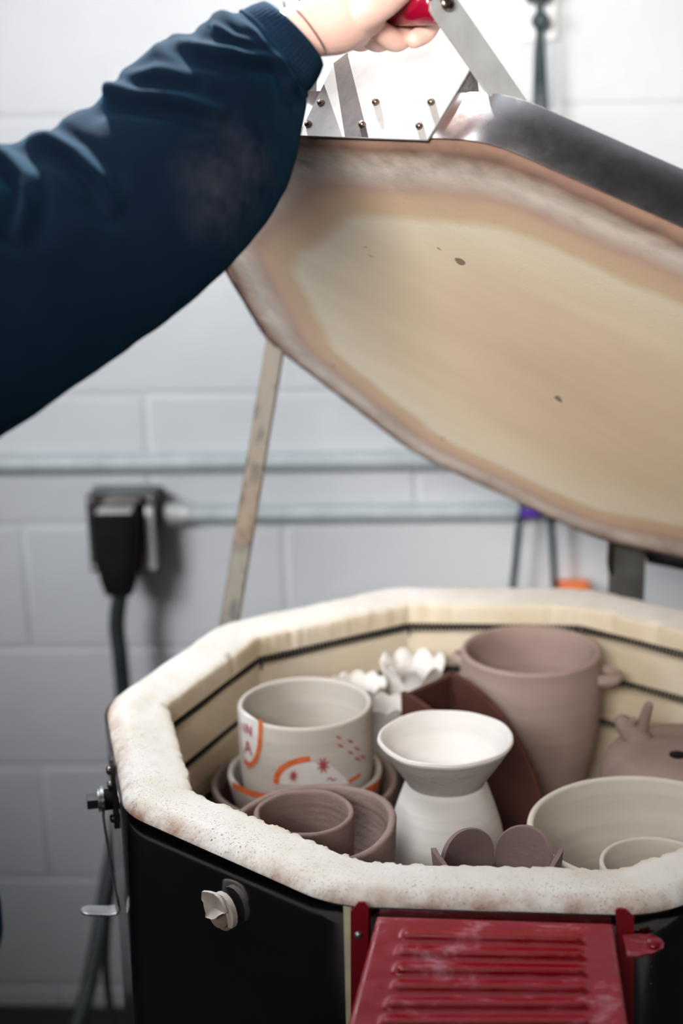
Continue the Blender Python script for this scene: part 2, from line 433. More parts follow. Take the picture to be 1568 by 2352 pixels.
# ------------------------------------------------------------------ polygon helper
def rpoly(r, rad, a):
    """distance from centre of a rounded ten-sided outline with inradius r at world angle a"""
    d = math.degrees(a - YK) + 90
    ph = math.radians((d + 18) % 36 - 18)
    if rad <= 0: return r / math.cos(ph)
    w = (r - rad) * math.tan(math.radians(18)); aph = abs(ph)
    if r * math.tan(aph) <= w: return r / math.cos(ph)
    cx, cy = r - rad, w; dx, dy = math.cos(aph), math.sin(aph)
    b = cx * dx + cy * dy; cc = cx * cx + cy * cy - rad * rad
    return b + math.sqrt(max(b * b - cc, 0))
RI, RO, RAD = .297, .3597, .0857
SZ = -.190
NA = 720
ANG = [YK + math.radians(-90 - 18) + 2 * PI * k / NA for k in range(NA)]

kiln = empty('kiln', (0, 0, FLOOR))
tag(kiln, 'open ten-sided electric kiln with thick cream brick rim, dark polished steel jacket and raised lid', 'kiln')
KO = np.array([0, 0, FLOOR])
def kid(mb, name, mats, parent=None, **kw):
    o = mb.build(name, mats, None, **kw)
    # geometry was modelled in world space: parent to an empty at KO
    p = parent or kiln
    o.parent = p
    if p is kiln: o.location = (0, 0, -FLOOR)
    return o

# brick body -------------------------------------------------------
GZ = [-.0285, -.0800, -.1335]
def brick_body():
    prof = [(-.53, 0, -.60)]            # (kind) entries: (s, extra, z) ; r = lerp(RI, RO, s) + extra
    P = []
    def p(s, e, z): P.append((s, e, z))
    p(0, 0, SZ - .017); z = SZ
    for g in GZ[::-1]:
        if g == GZ[1]:
            p(0, 0, -.1162); p(0, .003, -.115); p(0, 0, -.1138)
        p(0, 0, g - .0075); p(0, .011, g - .0055); p(0, .013, g); p(0, .011, g + .0055); p(0, 0, g + .0065)
    p(0, 0, -.012); p(0, .0003, -.0045); p(.02, 0, -.0012); p(.05, 0, 0)
    for s, z_ in ((.12, .0012), (.2, .002), (.3, .0032), (.4, .0042), (.5, .0052), (.6, .0058), (.68, .006)): p(s, 0, z_)
    p(.75, 0, .0057); p(.81, 0, .0047); p(.87, 0, .0028); p(.92, 0, .0004); p(.958, 0, -.0025); p(.978, 0, -.0055); p(.983, 0, -.009); p(.975, 0, -.05)
    m = len(P); vs = []; at = []
    for a in ANG:
        ri = rpoly(RI, 0, a); ro = rpoly(RO - .0015, RAD, a)
        ca, sa = math.cos(a), math.sin(a)
        for (s, e, z) in P:
            r = ri * (1 - s) + ro * s + e
            x, y = r * ca, r * sa
            if z > -.016 and s < .95:
                nn = mnoise.noise(Vector((x * 22, y * 22, 3))); n2 = mnoise.noise(Vector((x * 90, y * 90, 7))); n3 = mnoise.noise(Vector((x * 260, y * 260, 7)))
                z += .0012 * nn + .0006 * n2 + .0003 * n3
                if s < .06:   # chipped, crumbly inner arris
                    c1 = mnoise.noise(Vector((x * 45, y * 45, 11))); c2 = mnoise.noise(Vector((x * 170, y * 170, 17)))
                    front = 1.0 if y < -.1 else .35
                    ch = front * (.0036 * max(0, c1) + .0024 * c2 + .0014 * mnoise.noise(Vector((x * 420, y * 420, 5))) + .006 * max(0, c1 - .25) * 3)
                    r += ch * (1.2 - s * 8); z -= max(0, ch) * (.9 if s > .01 else .4)
            vs.append((r * ca, r * sa, z)); at.append(.05 + .15 * max(0, (z + .03) / .03) if s == 0 else .2 + .8 * s / .975)
    # shallow chip on the outer front edge
    fs = []
    for k in range(NA):
        l = (k + 1) % NA
        for i in range(m - 1): fs.append((k * m + i, l * m + i, l * m + i + 1, k * m + i + 1))
    mb = MB(); mb.add(vs, fs, 0, at)
    # floor of the chamber
    vs = [(0, 0, SZ - .0165)] + [(rpoly(RI + .002, 0, a) * math.cos(a), rpoly(RI + .002, 0, a) * math.sin(a), SZ - .0165) for a in ANG]
    mb.add(vs, [(0, 1 + k, 1 + (k + 1) % NA) for k in range(NA)])
    return kid(mb, 'brick_lining', 'brick', attr=True, smooth=50)
brick_body()

def jacket():
    mb = MB(); zs = [-.004, -.0055, -.02, -.1, -.2, -.3, -.4, -.5, -.62, -.622]; m = len(zs)
    vs = []
    for a in ANG:
        for i, z in enumerate(zs):
            r = rpoly(RO, RAD, a) - (.0008 if i in (0, m - 1) else 0)
            vs.append((r * math.cos(a), r * math.sin(a), z))
    fs = [(k * m + i, ((k + 1) % NA) * m + i, ((k + 1) % NA) * m + i + 1, k * m + i + 1) for k in range(NA) for i in range(m - 1)]
    # inner lip of the sheet
    mb.add(vs, fs)
    b = []; 
    for a in ANG:
        r = rpoly(RO, RAD, a); b.append(((r - .0008) * math.cos(a), (r - .0008) * math.sin(a), -.004)); b.append(((r - .0022) * math.cos(a), (r - .0022) * math.sin(a), -.008))
    mb.add(b, [(2 * k, 2 * ((k + 1) % NA), 2 * ((k + 1) % NA) + 1, 2 * k + 1) for k in range(NA)])
    vs = [(0, 0, -.622)] + [(rpoly(RO, RAD, a) * math.cos(a), rpoly(RO, RAD, a) * math.sin(a), -.622) for a in ANG]
    mb.add(vs, [(0, 1 + k, 1 + (k + 1) % NA) for k in range(NA)])
    return kid(mb, 'steel_jacket', 'jacket', smooth=50)
jacket()
# steel stand
mb = MB()
mb.tube([(.30 * math.cos(a), .30 * math.sin(a), -.635) for a in [2 * PI * k / 60 for k in range(60)]], .013, 8, closed=True)
kid(mb, 'stand_ring', 'darksteel')
for k in range(4):
    a = PI / 4 + k * PI / 2; mb = MB()
    mb.box((.30 * math.cos(a), .30 * math.sin(a), (-.64 + FLOOR) / 2), (.03, .03, -.64 - FLOOR), ch=.003)
    kid(mb, 'leg', 'darksteel')

# coiled heating elements lying in the grooves ---------------------
def element(zc):
    path = []; per = 0; pts = []
    corners = [np.array([(RI + .0065) / math.cos(PI / 10) * math.cos(a), (RI + .0065) / math.cos(PI / 10) * math.sin(a), zc]) for a in [YK + math.radians(-108 - 36 * k) for k in range(10)]]
    L = np.linalg.norm(corners[1] - corners[0]); pitch = .0044; coils = int(L / pitch); steps = coils * 7
    for k in range(10):
        A, B = corners[k], corners[(k + 1) % 10]; t = (B - A) / L; nrm = np.array([t[1], -t[0], 0])
        for i in range(steps):
            s = i / steps; ph = 2 * PI * coils * s
            pts.append(A + (B - A) * s + nrm * math.cos(ph) * .0036 + np.array([0, 0, math.sin(ph) * .0038 + .0007 * math.sin(s * 9 + k)]))
    mb = MB(); mb.tube(pts, .0011, 5, closed=True)
    return kid(mb, 'heating_element', 'element', smooth=80)
for g in GZ: element(g)
# staples pinning the top element
for k in (3, 4, 5):
    mb = MB(); a = YK + math.radians(-108 - 36 * k); r = RI / math.cos(PI / 10) - .001
    mb.tube([(r * math.cos(a), r * math.sin(a), GZ[0] + .004), ((r - .003) * math.cos(a), (r - .003) * math.sin(a), GZ[0]), ((r - .002) * math.cos(a), (r - .002) * math.sin(a), GZ[0] - .008)], .0012, 6)
    kid(mb, 'element_pin', 'element')

# peephole with its broken ceramic plug ---------------------------
n1a = math.radians(-126) + YK; n1 = np.array([math.cos(n1a), math.sin(n1a), 0]); t1 = np.array([-math.sin(n1a), math.cos(n1a), 0]); KZ = np.array([0, 0, 1.])
def surf_plane(px, py, n, d):
    r = ray(px, py); return CP + r * ((d - CP @ n) / (r @ n))
pc = surf_plane(509, 2104, n1, RO)
mb = MB()
mb.tube([pc - n1 * .0005 + (t1 * math.cos(a) + KZ * math.sin(a)) * .0115 for a in [2 * PI * k / 32 for k in range(32)]], .0012, 8, closed=True)
mb.tube([pc - n1 * .004, pc + n1 * .0009], .0108, 32)
kid(mb, 'peephole', 'hole')
def plug():
    def frag(pxs, d, bulge, th=.0028):
        c = np.mean(np.array(pxs), axis=0); q = [surf_plane(x, y, n1, RO + d) for x, y in pxs]; m = len(q); cc = surf_plane(c[0], c[1], n1, RO + d - bulge)
        b = [p - n1 * th for p in q]
        vs = q + b + [cc, cc - n1 * th]
        fs = [(i, (i + 1) % m, 2 * m) for i in range(m)] + [(m + (i + 1) % m, m + i, 2 * m + 1) for i in range(m)] + [(i, m + i, m + (i + 1) % m, (i + 1) % m) for i in range(m)]
        return vs, fs
    mb = MB()
    mb.add(*frag([(463, 2048), (476, 2049), (490, 2053), (503, 2064), (512, 2082), (517, 2098), (510, 2099), (501, 2104), (494, 2110), (486, 2112), (471, 2107), (472, 2098), (468, 2084), (466, 2072), (462, 2066)], .013, .006))
    root = kid(mb, 'peephole_plug', 'plug', smooth=50)
    mb = MB(); mb.add(*frag([(490, 2053), (498, 2052), (510, 2058), (521, 2070), (530, 2088), (535, 2108), (535, 2124), (532, 2133), (524, 2131), (523, 2116), (518, 2098), (511, 2080), (503, 2064)], .009, .001, .005)); mb.build('plug_rim', 'plug', root, smooth=50)
    mb = MB(); mb.tube([pc - n1 * .001, pc + n1 * .0045 + t1 * .001], [.0095, .0085], 20); mb.build('plug_stem', 'hole', root)
    return root
plug()

# lid latch on the left side --------------------------------------
n2a = math.radians(-162) + YK; n2 = np.array([math.cos(n2a), math.sin(n2a), 0]); t2 = np.array([-math.sin(n2a), math.cos(n2a), 0])
def latch():
    c = lambda t, z, d: n2 * (RO + d) + t2 * t + KZ * z
    tl = .022
    L = MB(); L.plate([(-.010, -.060), (.0, -.066), (.010, -.060), (.010, -.002), (.006, .004), (-.006, .004), (-.010, -.002)], c(tl, 0, 0), t2, KZ, .003)
    root = kid(L, 'lid_latch', 'darksteel')
    for z in (-.008, -.022, -.055):
        b = MB(); pan_screw(b, c(tl, z, .003), n2, .0042, .0035); b.build('screw', 'bolt', root)
    b = MB(); b.tube([c(tl, -.036, .003), c(tl, -.036, .010)], .0095, 24); b.build('spacer', 'black', root)
    b = MB(); b.tube([c(tl, -.036, .0105), c(tl, -.036, .0135)], .0125, 28); b.tube([c(tl, -.036, .014), c(tl, -.036, .0158)], .0105, 28); b.build('washer', 'steel', root)
    b = MB(); hex_bolt(b, c(tl, -.036, .0158), n2, .0078, .0095); b.build('hex_bolt', 'darksteel', root)
    # long flat arm with foot tab
    arm = MB(); w = .0085
    P2 = [(.0125, -.032), (.0115, -.06), (.0085, -.10), (.005, -.135), (.0035, -.142), (.006, -.147), (.013, -.1475), (.028, -.1449), (.0315, -.1443), (.0345, -.1438), (.0368, -.1434), (.0380, -.1432)]
    vs = []
    m = len(P2)
    for i, (d, z) in enumerate(P2):
        ww = w if i < 8 else w * (.95, .78, .52, .2)[i - 8]
        dd = (P2[min(i + 1, m - 1)][0] - P2[max(i - 1, 0)][0], P2[min(i + 1, m - 1)][1] - P2[max(i - 1, 0)][1]); l = math.hypot(*dd); nx, nz = dd[1] / l * .0011, -dd[0] / l * .0011
        vs += [c(tl - ww, z + nz, d + nx), c(tl + ww, z + nz, d + nx), c(tl + ww, z - nz, d - nx), c(tl - ww, z - nz, d - nx)]
    fs = [(k * 4 + i, k * 4 + (i + 1) % 4, (k + 1) * 4 + (i + 1) % 4, (k + 1) * 4 + i) for k in range(m - 1) for i in range(4)] + [(0, 1, 2, 3), tuple((m - 1) * 4 + i for i in (3, 2, 1, 0))]
    arm.add(vs, fs); o = arm.build('latch_arm', 'steel', root, smooth=50)
    md = o.modifiers.new('b', 'BEVEL'); md.width = .0006; md.segments = 2
latch()

# red louvred terminal box on the front -----------------------------
def redbox():
    TL, TR = atd(866, 2102, 1.112), atd(1408, 2119, 1.100)
    BL, BR = atd(799, 2352, 1.052), atd(1441, 2352, 1.040)
    BL2 = BL + (BL - TL) * .35; BR2 = BR + (BR - TR) * .35
    U = (TR - TL); V = (BL2 - TL)
    nrm = np.cross(BL2 - TL, TR - TL); nrm /= np.linalg.norm(nrm)
    if nrm[2] < 0: nrm = -nrm
    nu, nv = 90, 150; vs = []
    def pt(a, b):
        return (TL * (1 - a) + TR * a) * (1 - b) + (BL2 * (1 - a) + BR2 * a) * b
    LV = [.075 + .118 * k for k in range(6)]
    for j in range(nv + 1):
        for i in range(nu + 1):
            a, b = i / nu, j / nv; p = pt(a, b); h = 0
            for l in LV:
                t = (b - l) / .105
                e = min(1, max(0, (a - .115 + .008 * math.sin(l * 40)) / .03)) * min(1, max(0, (.875 - a) / .03)); e = e * e * (3 - 2 * e)
                if 0 <= t <= 1: h = max(h, e * .0036 * math.sin(PI * t ** 1.5) ** 1.3)
            edge = min(a, 1 - a) * .18; ed = min(edge, b * .12)
            if ed < .003: h -= (.003 - ed) ** 2 / .003 * .8
            vs.append(p + nrm * h)
    fs = [(j * (nu + 1) + i, j * (nu + 1) + i + 1, (j + 1) * (nu + 1) + i + 1, (j + 1) * (nu + 1) + i) for j in range(nv) for i in range(nu)]
    mb = MB(); mb.add(vs, fs)
    # folded sides and front apron
    def wall(A, B, dn):
        A, B = np.array(A), np.array(B); mb.add([A, B, B + dn, A + dn], [(0, 1, 2, 3)])
    dn = np.array([0, 0, -.012]); e = nrm * -.0024
    wall(TL + e, BL2 + e, -KZ * .26); wall(TR + e, BR2 + e, -KZ * .26); wall(BL2 + e, BR2 + e, -KZ * .26); wall(TL + e, TR + e, -nrm * .010)
    root = kid(mb, 'terminal_box', 'red', smooth=60)
    # back-plate flanges standing against the jacket
    yf = -.3635
    def fl(pxs, dx=0):
        b = MB(); q = [aty(x, y, yf) for x, y in pxs]; O = q[0]
        b.plate([(p[0] - O[0], p[2] - O[2]) for p in q], O, (1, 0, 0), (0, 0, 1), .0018); return b
    f = fl([(806, 2352 + 300), (805, 2092), (823, 2070), (838, 2070), (846, 2080), (846, 2120), (838, 2352 + 300)]); f1 = f.build('side_flange', 'redclean', root)
    f = fl([(1425, 2352 + 300), (1414, 2120), (1412, 2090), (1418, 2084), (1436, 2086), (1455, 2104), (1452, 2352 + 300)]); f.build('side_flange', 'redclean', root)
    b = MB(); pan_screw(b, aty(822, 2148, yf - .0018), (0, -1, 0), .0032, .0025); b.build('screw', 'steel', root)
    # little latch tab with pin at the right
    b = MB(); c = aty(1428, 2172, -.372); d = atd(1500, 2170, 1.108) 
    c = atd(1432, 2170, 1.105); ax = d - c; L = np.linalg.norm(ax); ax /= L; up = nrm; sd = np.cross(up, ax)
    b.plate([(0, -.010), (L * .3, -.0105), (L * .9, -.0075), (L + .006, -.004), (L + .0075, 0), (L + .006, .004), (L * .9, .0075), (L * .3, .0075), (0, .007)], c, ax, sd, .0022)
    tb = b.build('latch_tab', 'red', root)
    b = MB(); b.tube([d + up * .001, d + up * .0045, d + up * .0055], [.0050, .0050, .0035], 16); b.tube([d - up * .012, d + up * .001], .0028, 12); b.build('latch_pin', 'redclean', tb)
    b = MB(); o9 = aty(1466, 2196, -.3605)
    na = math.radians(-54) + YK
    b.plate([(0, 0), (.024, .004), (.024, -.042), (.018, -.05), (.003, -.048)], aty(1464, 2196, -.3560), (.96, .12, 0), (0, 0, 1), .0015); hp = b.build('catch_plate', 'jacket', root)
    for px, py in ((1486, 2212), (1486, 2252)):
        b = MB(); pan_screw(b, aty(px, py, -.3575), (.1, -1, 0), .0048, .003); b.build('screw', 'steel', root)
    return root
redbox()
# brass-coloured strip on the jacket to the left of the box
mb = MB(); q0, q1 = aty(787, 2075, -.3605), aty(806, 2075, -.3622)
vs = []
for k in range(5):
    x = q0[0] + (q1[0] - q0[0]) * k / 4; a = math.atan2(-.36, x)
    for _ in range(6): a = math.atan2(-rpoly(RO, RAD, a) * abs(math.sin(a)), x)
    r = rpoly(RO, RAD, a) + .0008; vs += [(r * math.cos(a), r * math.sin(a), -.0045), (r * math.cos(a), r * math.sin(a), -.6)]
mb.add(vs, [(2 * k, 2 * k + 2, 2 * k + 3, 2 * k + 1) for k in range(4)])
M['brass'] = simple('dull_brass', (.36, .31, .19), (.26, .22, .14), .55, metal=.3, scale=30)
o = kid(mb, 'jacket_strip', 'brass'); md = o.modifiers.new('s', 'SOLIDIFY'); md.thickness = .0006

# ------------------------------------------------------------------ lid
HA, TH, OFF, HZ = .8687, .728, .432, .0308
hu = np.array([math.cos(HA), math.sin(HA), 0]); ht = np.array([-math.sin(HA), math.cos(HA), 0])
def l2w(p):
    p = np.array(p, float); U = p @ hu; V = p @ ht; du = U - OFF; dz = p[2] - HZ
    return (OFF + du * math.cos(TH) + dz * math.sin(TH)) * hu + V * ht + (HZ - du * math.sin(TH) + dz * math.cos(TH)) * KZ
LH = .047
def lv(v): return l2w(v) - l2w((0, 0, 0))
def lloc(n, t, z): return l2w(n1 * n + t1 * t + KZ * z)   # measured from the handle-side facet
class LMB(MB):
    pass
def lid():
    mb = MB(); vs = []; at = []
    rows = [(0.0, 0)] ; 
    S = [0.02, .1, .2, .3, .4, .5, .6, .68, .74, .79, .83, .86, .885, .905, .925, .94, .955]
    prof = [(s, 0.0) for s in S] + [(.968, .0004), (.978, .0014), (.987, .0036), (.9935, .0075), (.9965, .013), (.9965, LH - .001), (.9, LH), (.5, LH), (.02, LH)]
    m = len(prof)
    for a in ANG:
        ro = rpoly(RO, RAD, a); rs = rpoly(RO, .02, a)
        for s, z in prof:
            r = ro * s; x, y = r * math.cos(a), r * math.sin(a)
            if z < .02: z += .0006 * mnoise.noise(Vector((x * 12, y * 12, 0))) + (.0012 * mnoise.noise(Vector((x * 60, y * 60, 4))) if s > .9 else 0)
            vs.append(l2w((x, y, z))); at.append(s)
    fs = [(k * m + i, ((k + 1) % NA) * m + i, ((k + 1) % NA) * m + i + 1, k * m + i + 1) for k in range(NA) for i in range(m - 1)]
    nq = len(fs); fs += [tuple(k * m for k in range(NA))[::-1], tuple(k * m + m - 1 for k in range(NA))]
    mb.add(vs, fs, 0, at)
    for q_ in range(nq):
        if q_ % (m - 1) >= m - 4: mb.mi[q_] = 1
    mb.mi[nq + 1] = 1
    return kid(mb, 'lid', ['lidbrick', 'gusset'], attr=True, smooth=50)
LID = lid()
def lidband():
    mb = MB(); vs = []; P = [(-.0004, .0042), (.0006, .0040), (.0009, .006), (.0009, LH - .001), (.0004, LH), (-.0006, LH)]; m = len(P)
    for a in ANG:
        for d, z in P:
            r = rpoly(RO, RAD, a) + d; vs.append(l2w((r * math.cos(a), r * math.sin(a), z)))
    fs = [(k * m + i, ((k + 1) % NA) * m + i, ((k + 1) % NA) * m + i + 1, k * m + i + 1) for k in range(NA) for i in range(m - 1)]
    mb.add(vs, fs); return mb.build('lid_band', 'band', LID, smooth=50)
lidband()
LN, LT, LK = lv(n1), lv(t1), lv(KZ)
# stainless front plate with the handle
mb = MB()
pl = [(-.0655, .0005), (.0655, .0005), (.0705, .073), (.041, .099), (-.041, .099), (-.0705, .073)]
mb.plate(pl, lloc(RO + .0012, 0, 0), LT, LK, .0015)
HB = mb.build('handle_plate', 'plate', LID, smooth=20)
for sg in (1, -1):     # folded side wings
    mb = MB(); O = lloc(RO + .001, .0670 * sg, 0)
    mb.plate([(0, .0475), (0, .0727), (-.012, .0727), (-.047, .0475)], O, LN, LK, .0015)
    mb.build('side_gusset', 'gusset', LID)
for t, z in ((-.0598, .0325), (-.0606, .011), (-.0042, .0121), (-.0028, .0339), (.0517, .0347), (.0526, .0121)):
    mb = MB(); pan_screw(mb, lloc(RO + .0026, t, z), LN, .0030, .0040); mb.build('screw', 'bolt', LID)
mb = MB(); mb.plate([(-.0711, .0735), (-.0162, .0008), (.008, .0008), (-.0625, .0842)][::-1], lloc(RO + .0028, 0, 0), LT, LK, -.0008)  # dark strip standing in for a shadow cast across the plate
mb.build('painted_shadow_strip', 'strip', LID, smooth=20)
HN, HK = .42, .078
def strap(sg):
    A = lloc(HN, .0745 if sg > 0 else -.0635, HK - .001); B = lloc(.330, .112 * sg, LH + .0015)
    ax = B - A; L = np.linalg.norm(ax); ax /= L
    sd = np.cross(ax, LT * sg); sd /= np.linalg.norm(sd)
    w = .0135; pts = [(L, -w), (L, w)] + [(-w * math.sin(PI * k / 10) * 1.0, w * math.cos(PI * k / 10)) for k in range(11)]
    mb = MB(); mb.plate(pts, A, ax, sd, .003)
    o = mb.build('handle_strap', 'strap', LID, smooth=30)
    b = MB(); nn = np.cross(ax, sd); nn /= np.linalg.norm(nn)
    if (nn @ (CP - A)) * sg < 0: nn = -nn
    nn = nn if sg > 0 else -nn
    q = A + nn * .003
    pan_screw(b, q - nn * .0005, nn, .0062, .004); b.build('strap_bolt', 'bolt', LID)
strap(1); strap(-1)
mb = MB()
hp = [lloc(HN, t, HK) for t in (-.060, -.058, -.04, 0, .05, .0695, .0715)]
mb.tube(hp, [.013, .0150, .0152, .0155, .0152, .0150, .013], 28, up=LN)
mb.build('handle_grip', 'grip', LID, smooth=50)

# prop bar, hinge post and spring behind the kiln ------------------
top = atd(618, 800, 1.0)
def lidpoint(ang, z=.02): 
    r = rpoly(RO, RAD, ang) + .004; return l2w((r * math.cos(ang), r * math.sin(ang), z))
def proj(p):
    q = (np.array(p) - CP) @ RR; return np.array([784 + FPX * q[0] / q[1], 1176 - FPX * q[2] / q[1]]), q[1]
best = min(ANG, key=lambda a: np.linalg.norm(proj(lidpoint(a, .012))[0] - np.array([617, 800])))
pt_top = lidpoint(best, .015)
pb = atz(527, 1428, 0.0)
pdir = pt_top - pb; 
mb = MB(); Lp = np.linalg.norm(pdir); ax = pdir / Lp; low = pb - ax * .10
cam_dir = CP - pb; cam_dir /= np.linalg.norm(cam_dir); sd = np.cross(ax, cam_dir); sd /= np.linalg.norm(sd); fn = np.cross(sd, ax)
fn2 = fn * .9 + sd * -.35; fn2 /= np.linalg.norm(fn2); sd2 = np.cross(ax, fn2)
mb.box((pt_top + low) / 2 - ax * .0, (Lp + .12, .0225, .005), (ax, sd2, fn2), ch=.0012)
o = kid(mb, 'prop_bar', 'prop')
mb = MB(); mb.box(low + ax * .02 + np.array([.02, -.02, 0]), (.03, .06, .03), ch=.003); mb.tube([low + ax * .02 + fn2 * -.012, low + ax * .02 + fn2 * .006], .006, 12); kid(mb, 'prop_bracket', 'darksteel')
mb = MB()
hL, hR = aty(1398, 1330, .385), aty(1481, 1340, .385)
w = hR[0] - hL[0]
mb.box(((hL[0] + hR[0]) / 2, .39, -.10), (w, .006, .33), ch=.001)
M['greysteel'] = simple('grey_hinge_steel', (.085, .082, .078), (.05, .048, .046), .5, metal=.2, scale=30)
hinge = kid(mb, 'hinge_post', 'greysteel')
mb = MB(); c = aty(1402, 1280, .378); mb.plate([(-.012, .020), (-.0125, -.004), (-.010, -.014), (-.002, -.026), (.004, -.028), (.010, -.026), (.014, .020)], (c[0] + .002, c[1] + .012, c[2]), (.5, .86, 0), (0, 0, 1), .004); mb.build('hinge_ear', 'darksteel', hinge)
mb = MB(); s0 = l2w(hu * OFF + ht * .11 + KZ * (.0)); 
sA = aty(1487, 1277, .40); sB = aty(1700, 1320, .40); m_ = 30 * 12
axs = (sB - sA); Ls = np.linalg.norm(axs); axs /= Ls; u_ = np.cross(axs, [0, 1, 0]); u_ /= np.linalg.norm(u_); w_ = np.cross(axs, u_)
mb.tube([sA + axs * Ls * i / m_ + (u_ * math.cos(i * 2 * PI / 12) + w_ * math.sin(i * 2 * PI / 12)) * .0075 for i in range(m_)], .0017, 6)
mb.tube([sA - axs * .02, sB], .0035, 10)
mb.build('hinge_spring', 'spring', hinge)
mb = MB(); mb.box((aty(1425, 1258, .40) + aty(1500, 1268, .40)) / 2, (.05, .012, .012), ch=.002); mb.build('hinge_rod', 'darksteel', hinge)

# ------------------------------------------------------------------ shelf and wares
SZ = -.190
mb = MB(); n = 96
mb.lathe([(0, -.016), (.255, -.016), (.258, -.014), (.258, -.002), (.256, 0), (0, 0)], (0, .0, SZ), n)
o = mb.build('kiln_shelf', 'shelfmat'); recentre(o, (0, 0, SZ - .016))
tag(o, 'round brown kiln shelf inside the kiln on which all the pots stand', 'shelf')

def pot(name, mb, mats, base, label, cat, group=None, **kw):
    o = mb.build(name, mats, **kw); recentre(o, base); return tag(o, label, cat, group)
def smoothprof(pts, k=4):
    """Catmull-Rom through (r,z) points"""
    out = []
    for i in range(len(pts) - 1):
        p0 = pts[max(i - 1, 0)]; p1 = pts[i]; p2 = pts[i + 1]; p3 = pts[min(i + 2, len(pts) - 1)]
        for j in range(k):
            t = j / k
            out.append(tuple(.5 * ((2 * p1[d]) + (-p0[d] + p2[d]) * t + (2 * p0[d] - 5 * p1[d] + 4 * p2[d] - p3[d]) * t * t + (-p0[d] + 3 * p1[d] - 3 * p2[d] + p3[d]) * t ** 3) for d in range(2)))
    out.append(tuple(pts[-1])); return out
def vessel(outer, th, floor_t=None, lip=5):
    """outer: [(r,z)] from foot centre outwards up to the rim.  returns closed profile"""
    O = smoothprof(outer, 5)
    floor_t = floor_t or th; r1, z1 = O[-1]; r0, z0 = O[0]
    I = []
    for i in range(len(O) - 1, -1, -1):
        a = O[max(i - 1, 0)]; b = O[min(i + 1, len(O) - 1)]; dx, dz = b[0] - a[0], b[1] - a[1]; l = math.hypot(dx, dz) + 1e-9
        p = (O[i][0] - dz / l * th, O[i][1] + dx / l * th)
        if p[0] > .002 and p[1] > z0 + floor_t: I.append(p)
    LP = []
    c = ((O[-1][0] + I[0][0]) / 2, (O[-1][1] + I[0][1]) / 2)
    for k in range(1, lip):
        a = PI * k / lip; LP.append((c[0] + (O[-1][0] - c[0]) * math.cos(a), c[1] + math.sin(a) * th * .5))
    return [(0, z0)] + O + LP + I + [(I[-1][0] * .6, z0 + floor_t), (0, z0 + floor_t)]

# --- nested bowls with the decorated mug on top
OC = (-.187, .067)
mb = MB(); pr = vessel([(.052, SZ), (.060, SZ + .004), (.075, SZ + .03), (.088, SZ + .06), (.0947, -.107)], .0065)
mb.lathe(pr, (*OC, 0), 120, wob=.006, seed=3, mifun=lambda i, k: 1 if (i > len(pr) * .60 and 40 < k < 78 and i < len(pr) - 12) else 0)
pot('large_bowl', mb, ['brown_clay', 'purple'], (*OC, SZ), 'wide pale brown bowl, outermost of the nest, with a purple patch painted inside', 'bowl', 'nested bowls at the left of the kiln')
SC = (-.186, .069)
mb = MB(); pr = vessel([(.032, SZ + .0085), (.045, SZ + .010), (.062, SZ + .035), (.074, -.118), (.0785, -.096)], .0060)
mb.lathe(pr, (*SC, 0), 120, wob=.005, seed=6)
def bowl_r(prf, z):
    O = [p for p in prf]; 
    for i in range(len(O) - 1):
        if O[i][1] <= z <= O[i + 1][1]:
            t = (z - O[i][1]) / (O[i + 1][1] - O[i][1] + 1e-9); return O[i][0] + t * (O[i + 1][0] - O[i][0])
    return O[-1][0]
def on_pot(px, py, c, prf):
    """first point of the view ray on a vertical round pot -> (angle, z)"""
    o = CP; d = ray(px, py); R = max(p[0] for p in prf)
    for _ in range(8):
        ox, oy = o[0] - c[0], o[1] - c[1]; a = d[0] ** 2 + d[1] ** 2; b = ox * d[0] + oy * d[1]; cc = ox * ox + oy * oy - R * R
        disc = max(b * b - a * cc, 0); s = (-b - math.sqrt(disc)) / a; p = o + d * s; R = bowl_r(prf, p[2])
    return math.atan2(p[1] - c[1], p[0] - c[0]), p[2]
def stroke(mb, pts, w, c, prf, mi, lift=.0005, taper=False):
    """painted brush line following the pot wall; pts are (angle, z)"""
    R0 = bowl_r(prf, pts[0][1]); P = [(a * R0, z) for a, z in pts]; D = []
    for i in range(len(P) - 1):
        n = max(1, int(math.hypot(P[i + 1][0] - P[i][0], P[i + 1][1] - P[i][1]) / .0012))
        D += [(P[i][0] + (P[i + 1][0] - P[i][0]) * j / n, P[i][1] + (P[i + 1][1] - P[i][1]) * j / n) for j in range(n)]
    D.append(P[-1]); vs = []; m = len(D)
    for i, (x, z) in enumerate(D):
        a = D[max(0, i - 1)]; b = D[min(m - 1, i + 1)]; dx, dz = b[0] - a[0], b[1] - a[1]; l = math.hypot(dx, dz) + 1e-9
        ww = w / 2 * (1 if not taper else .35 + .65 * math.sin(PI * (i + .3) / m))
        for sg in (-1, 0, 1):
            X, Z = x - dz / l * ww * sg, z + dx / l * ww * sg; r = bowl_r(prf, Z) + lift; A = X / R0
            vs.append((c[0] + r * math.cos(A), c[1] + r * math.sin(A), Z))
    fs = [(i * 3 + k, i * 3 + k + 1, i * 3 + k + 4, i * 3 + k + 3) for i in range(m - 1) for k in range(2)]
    mb.add(vs, fs, mi)
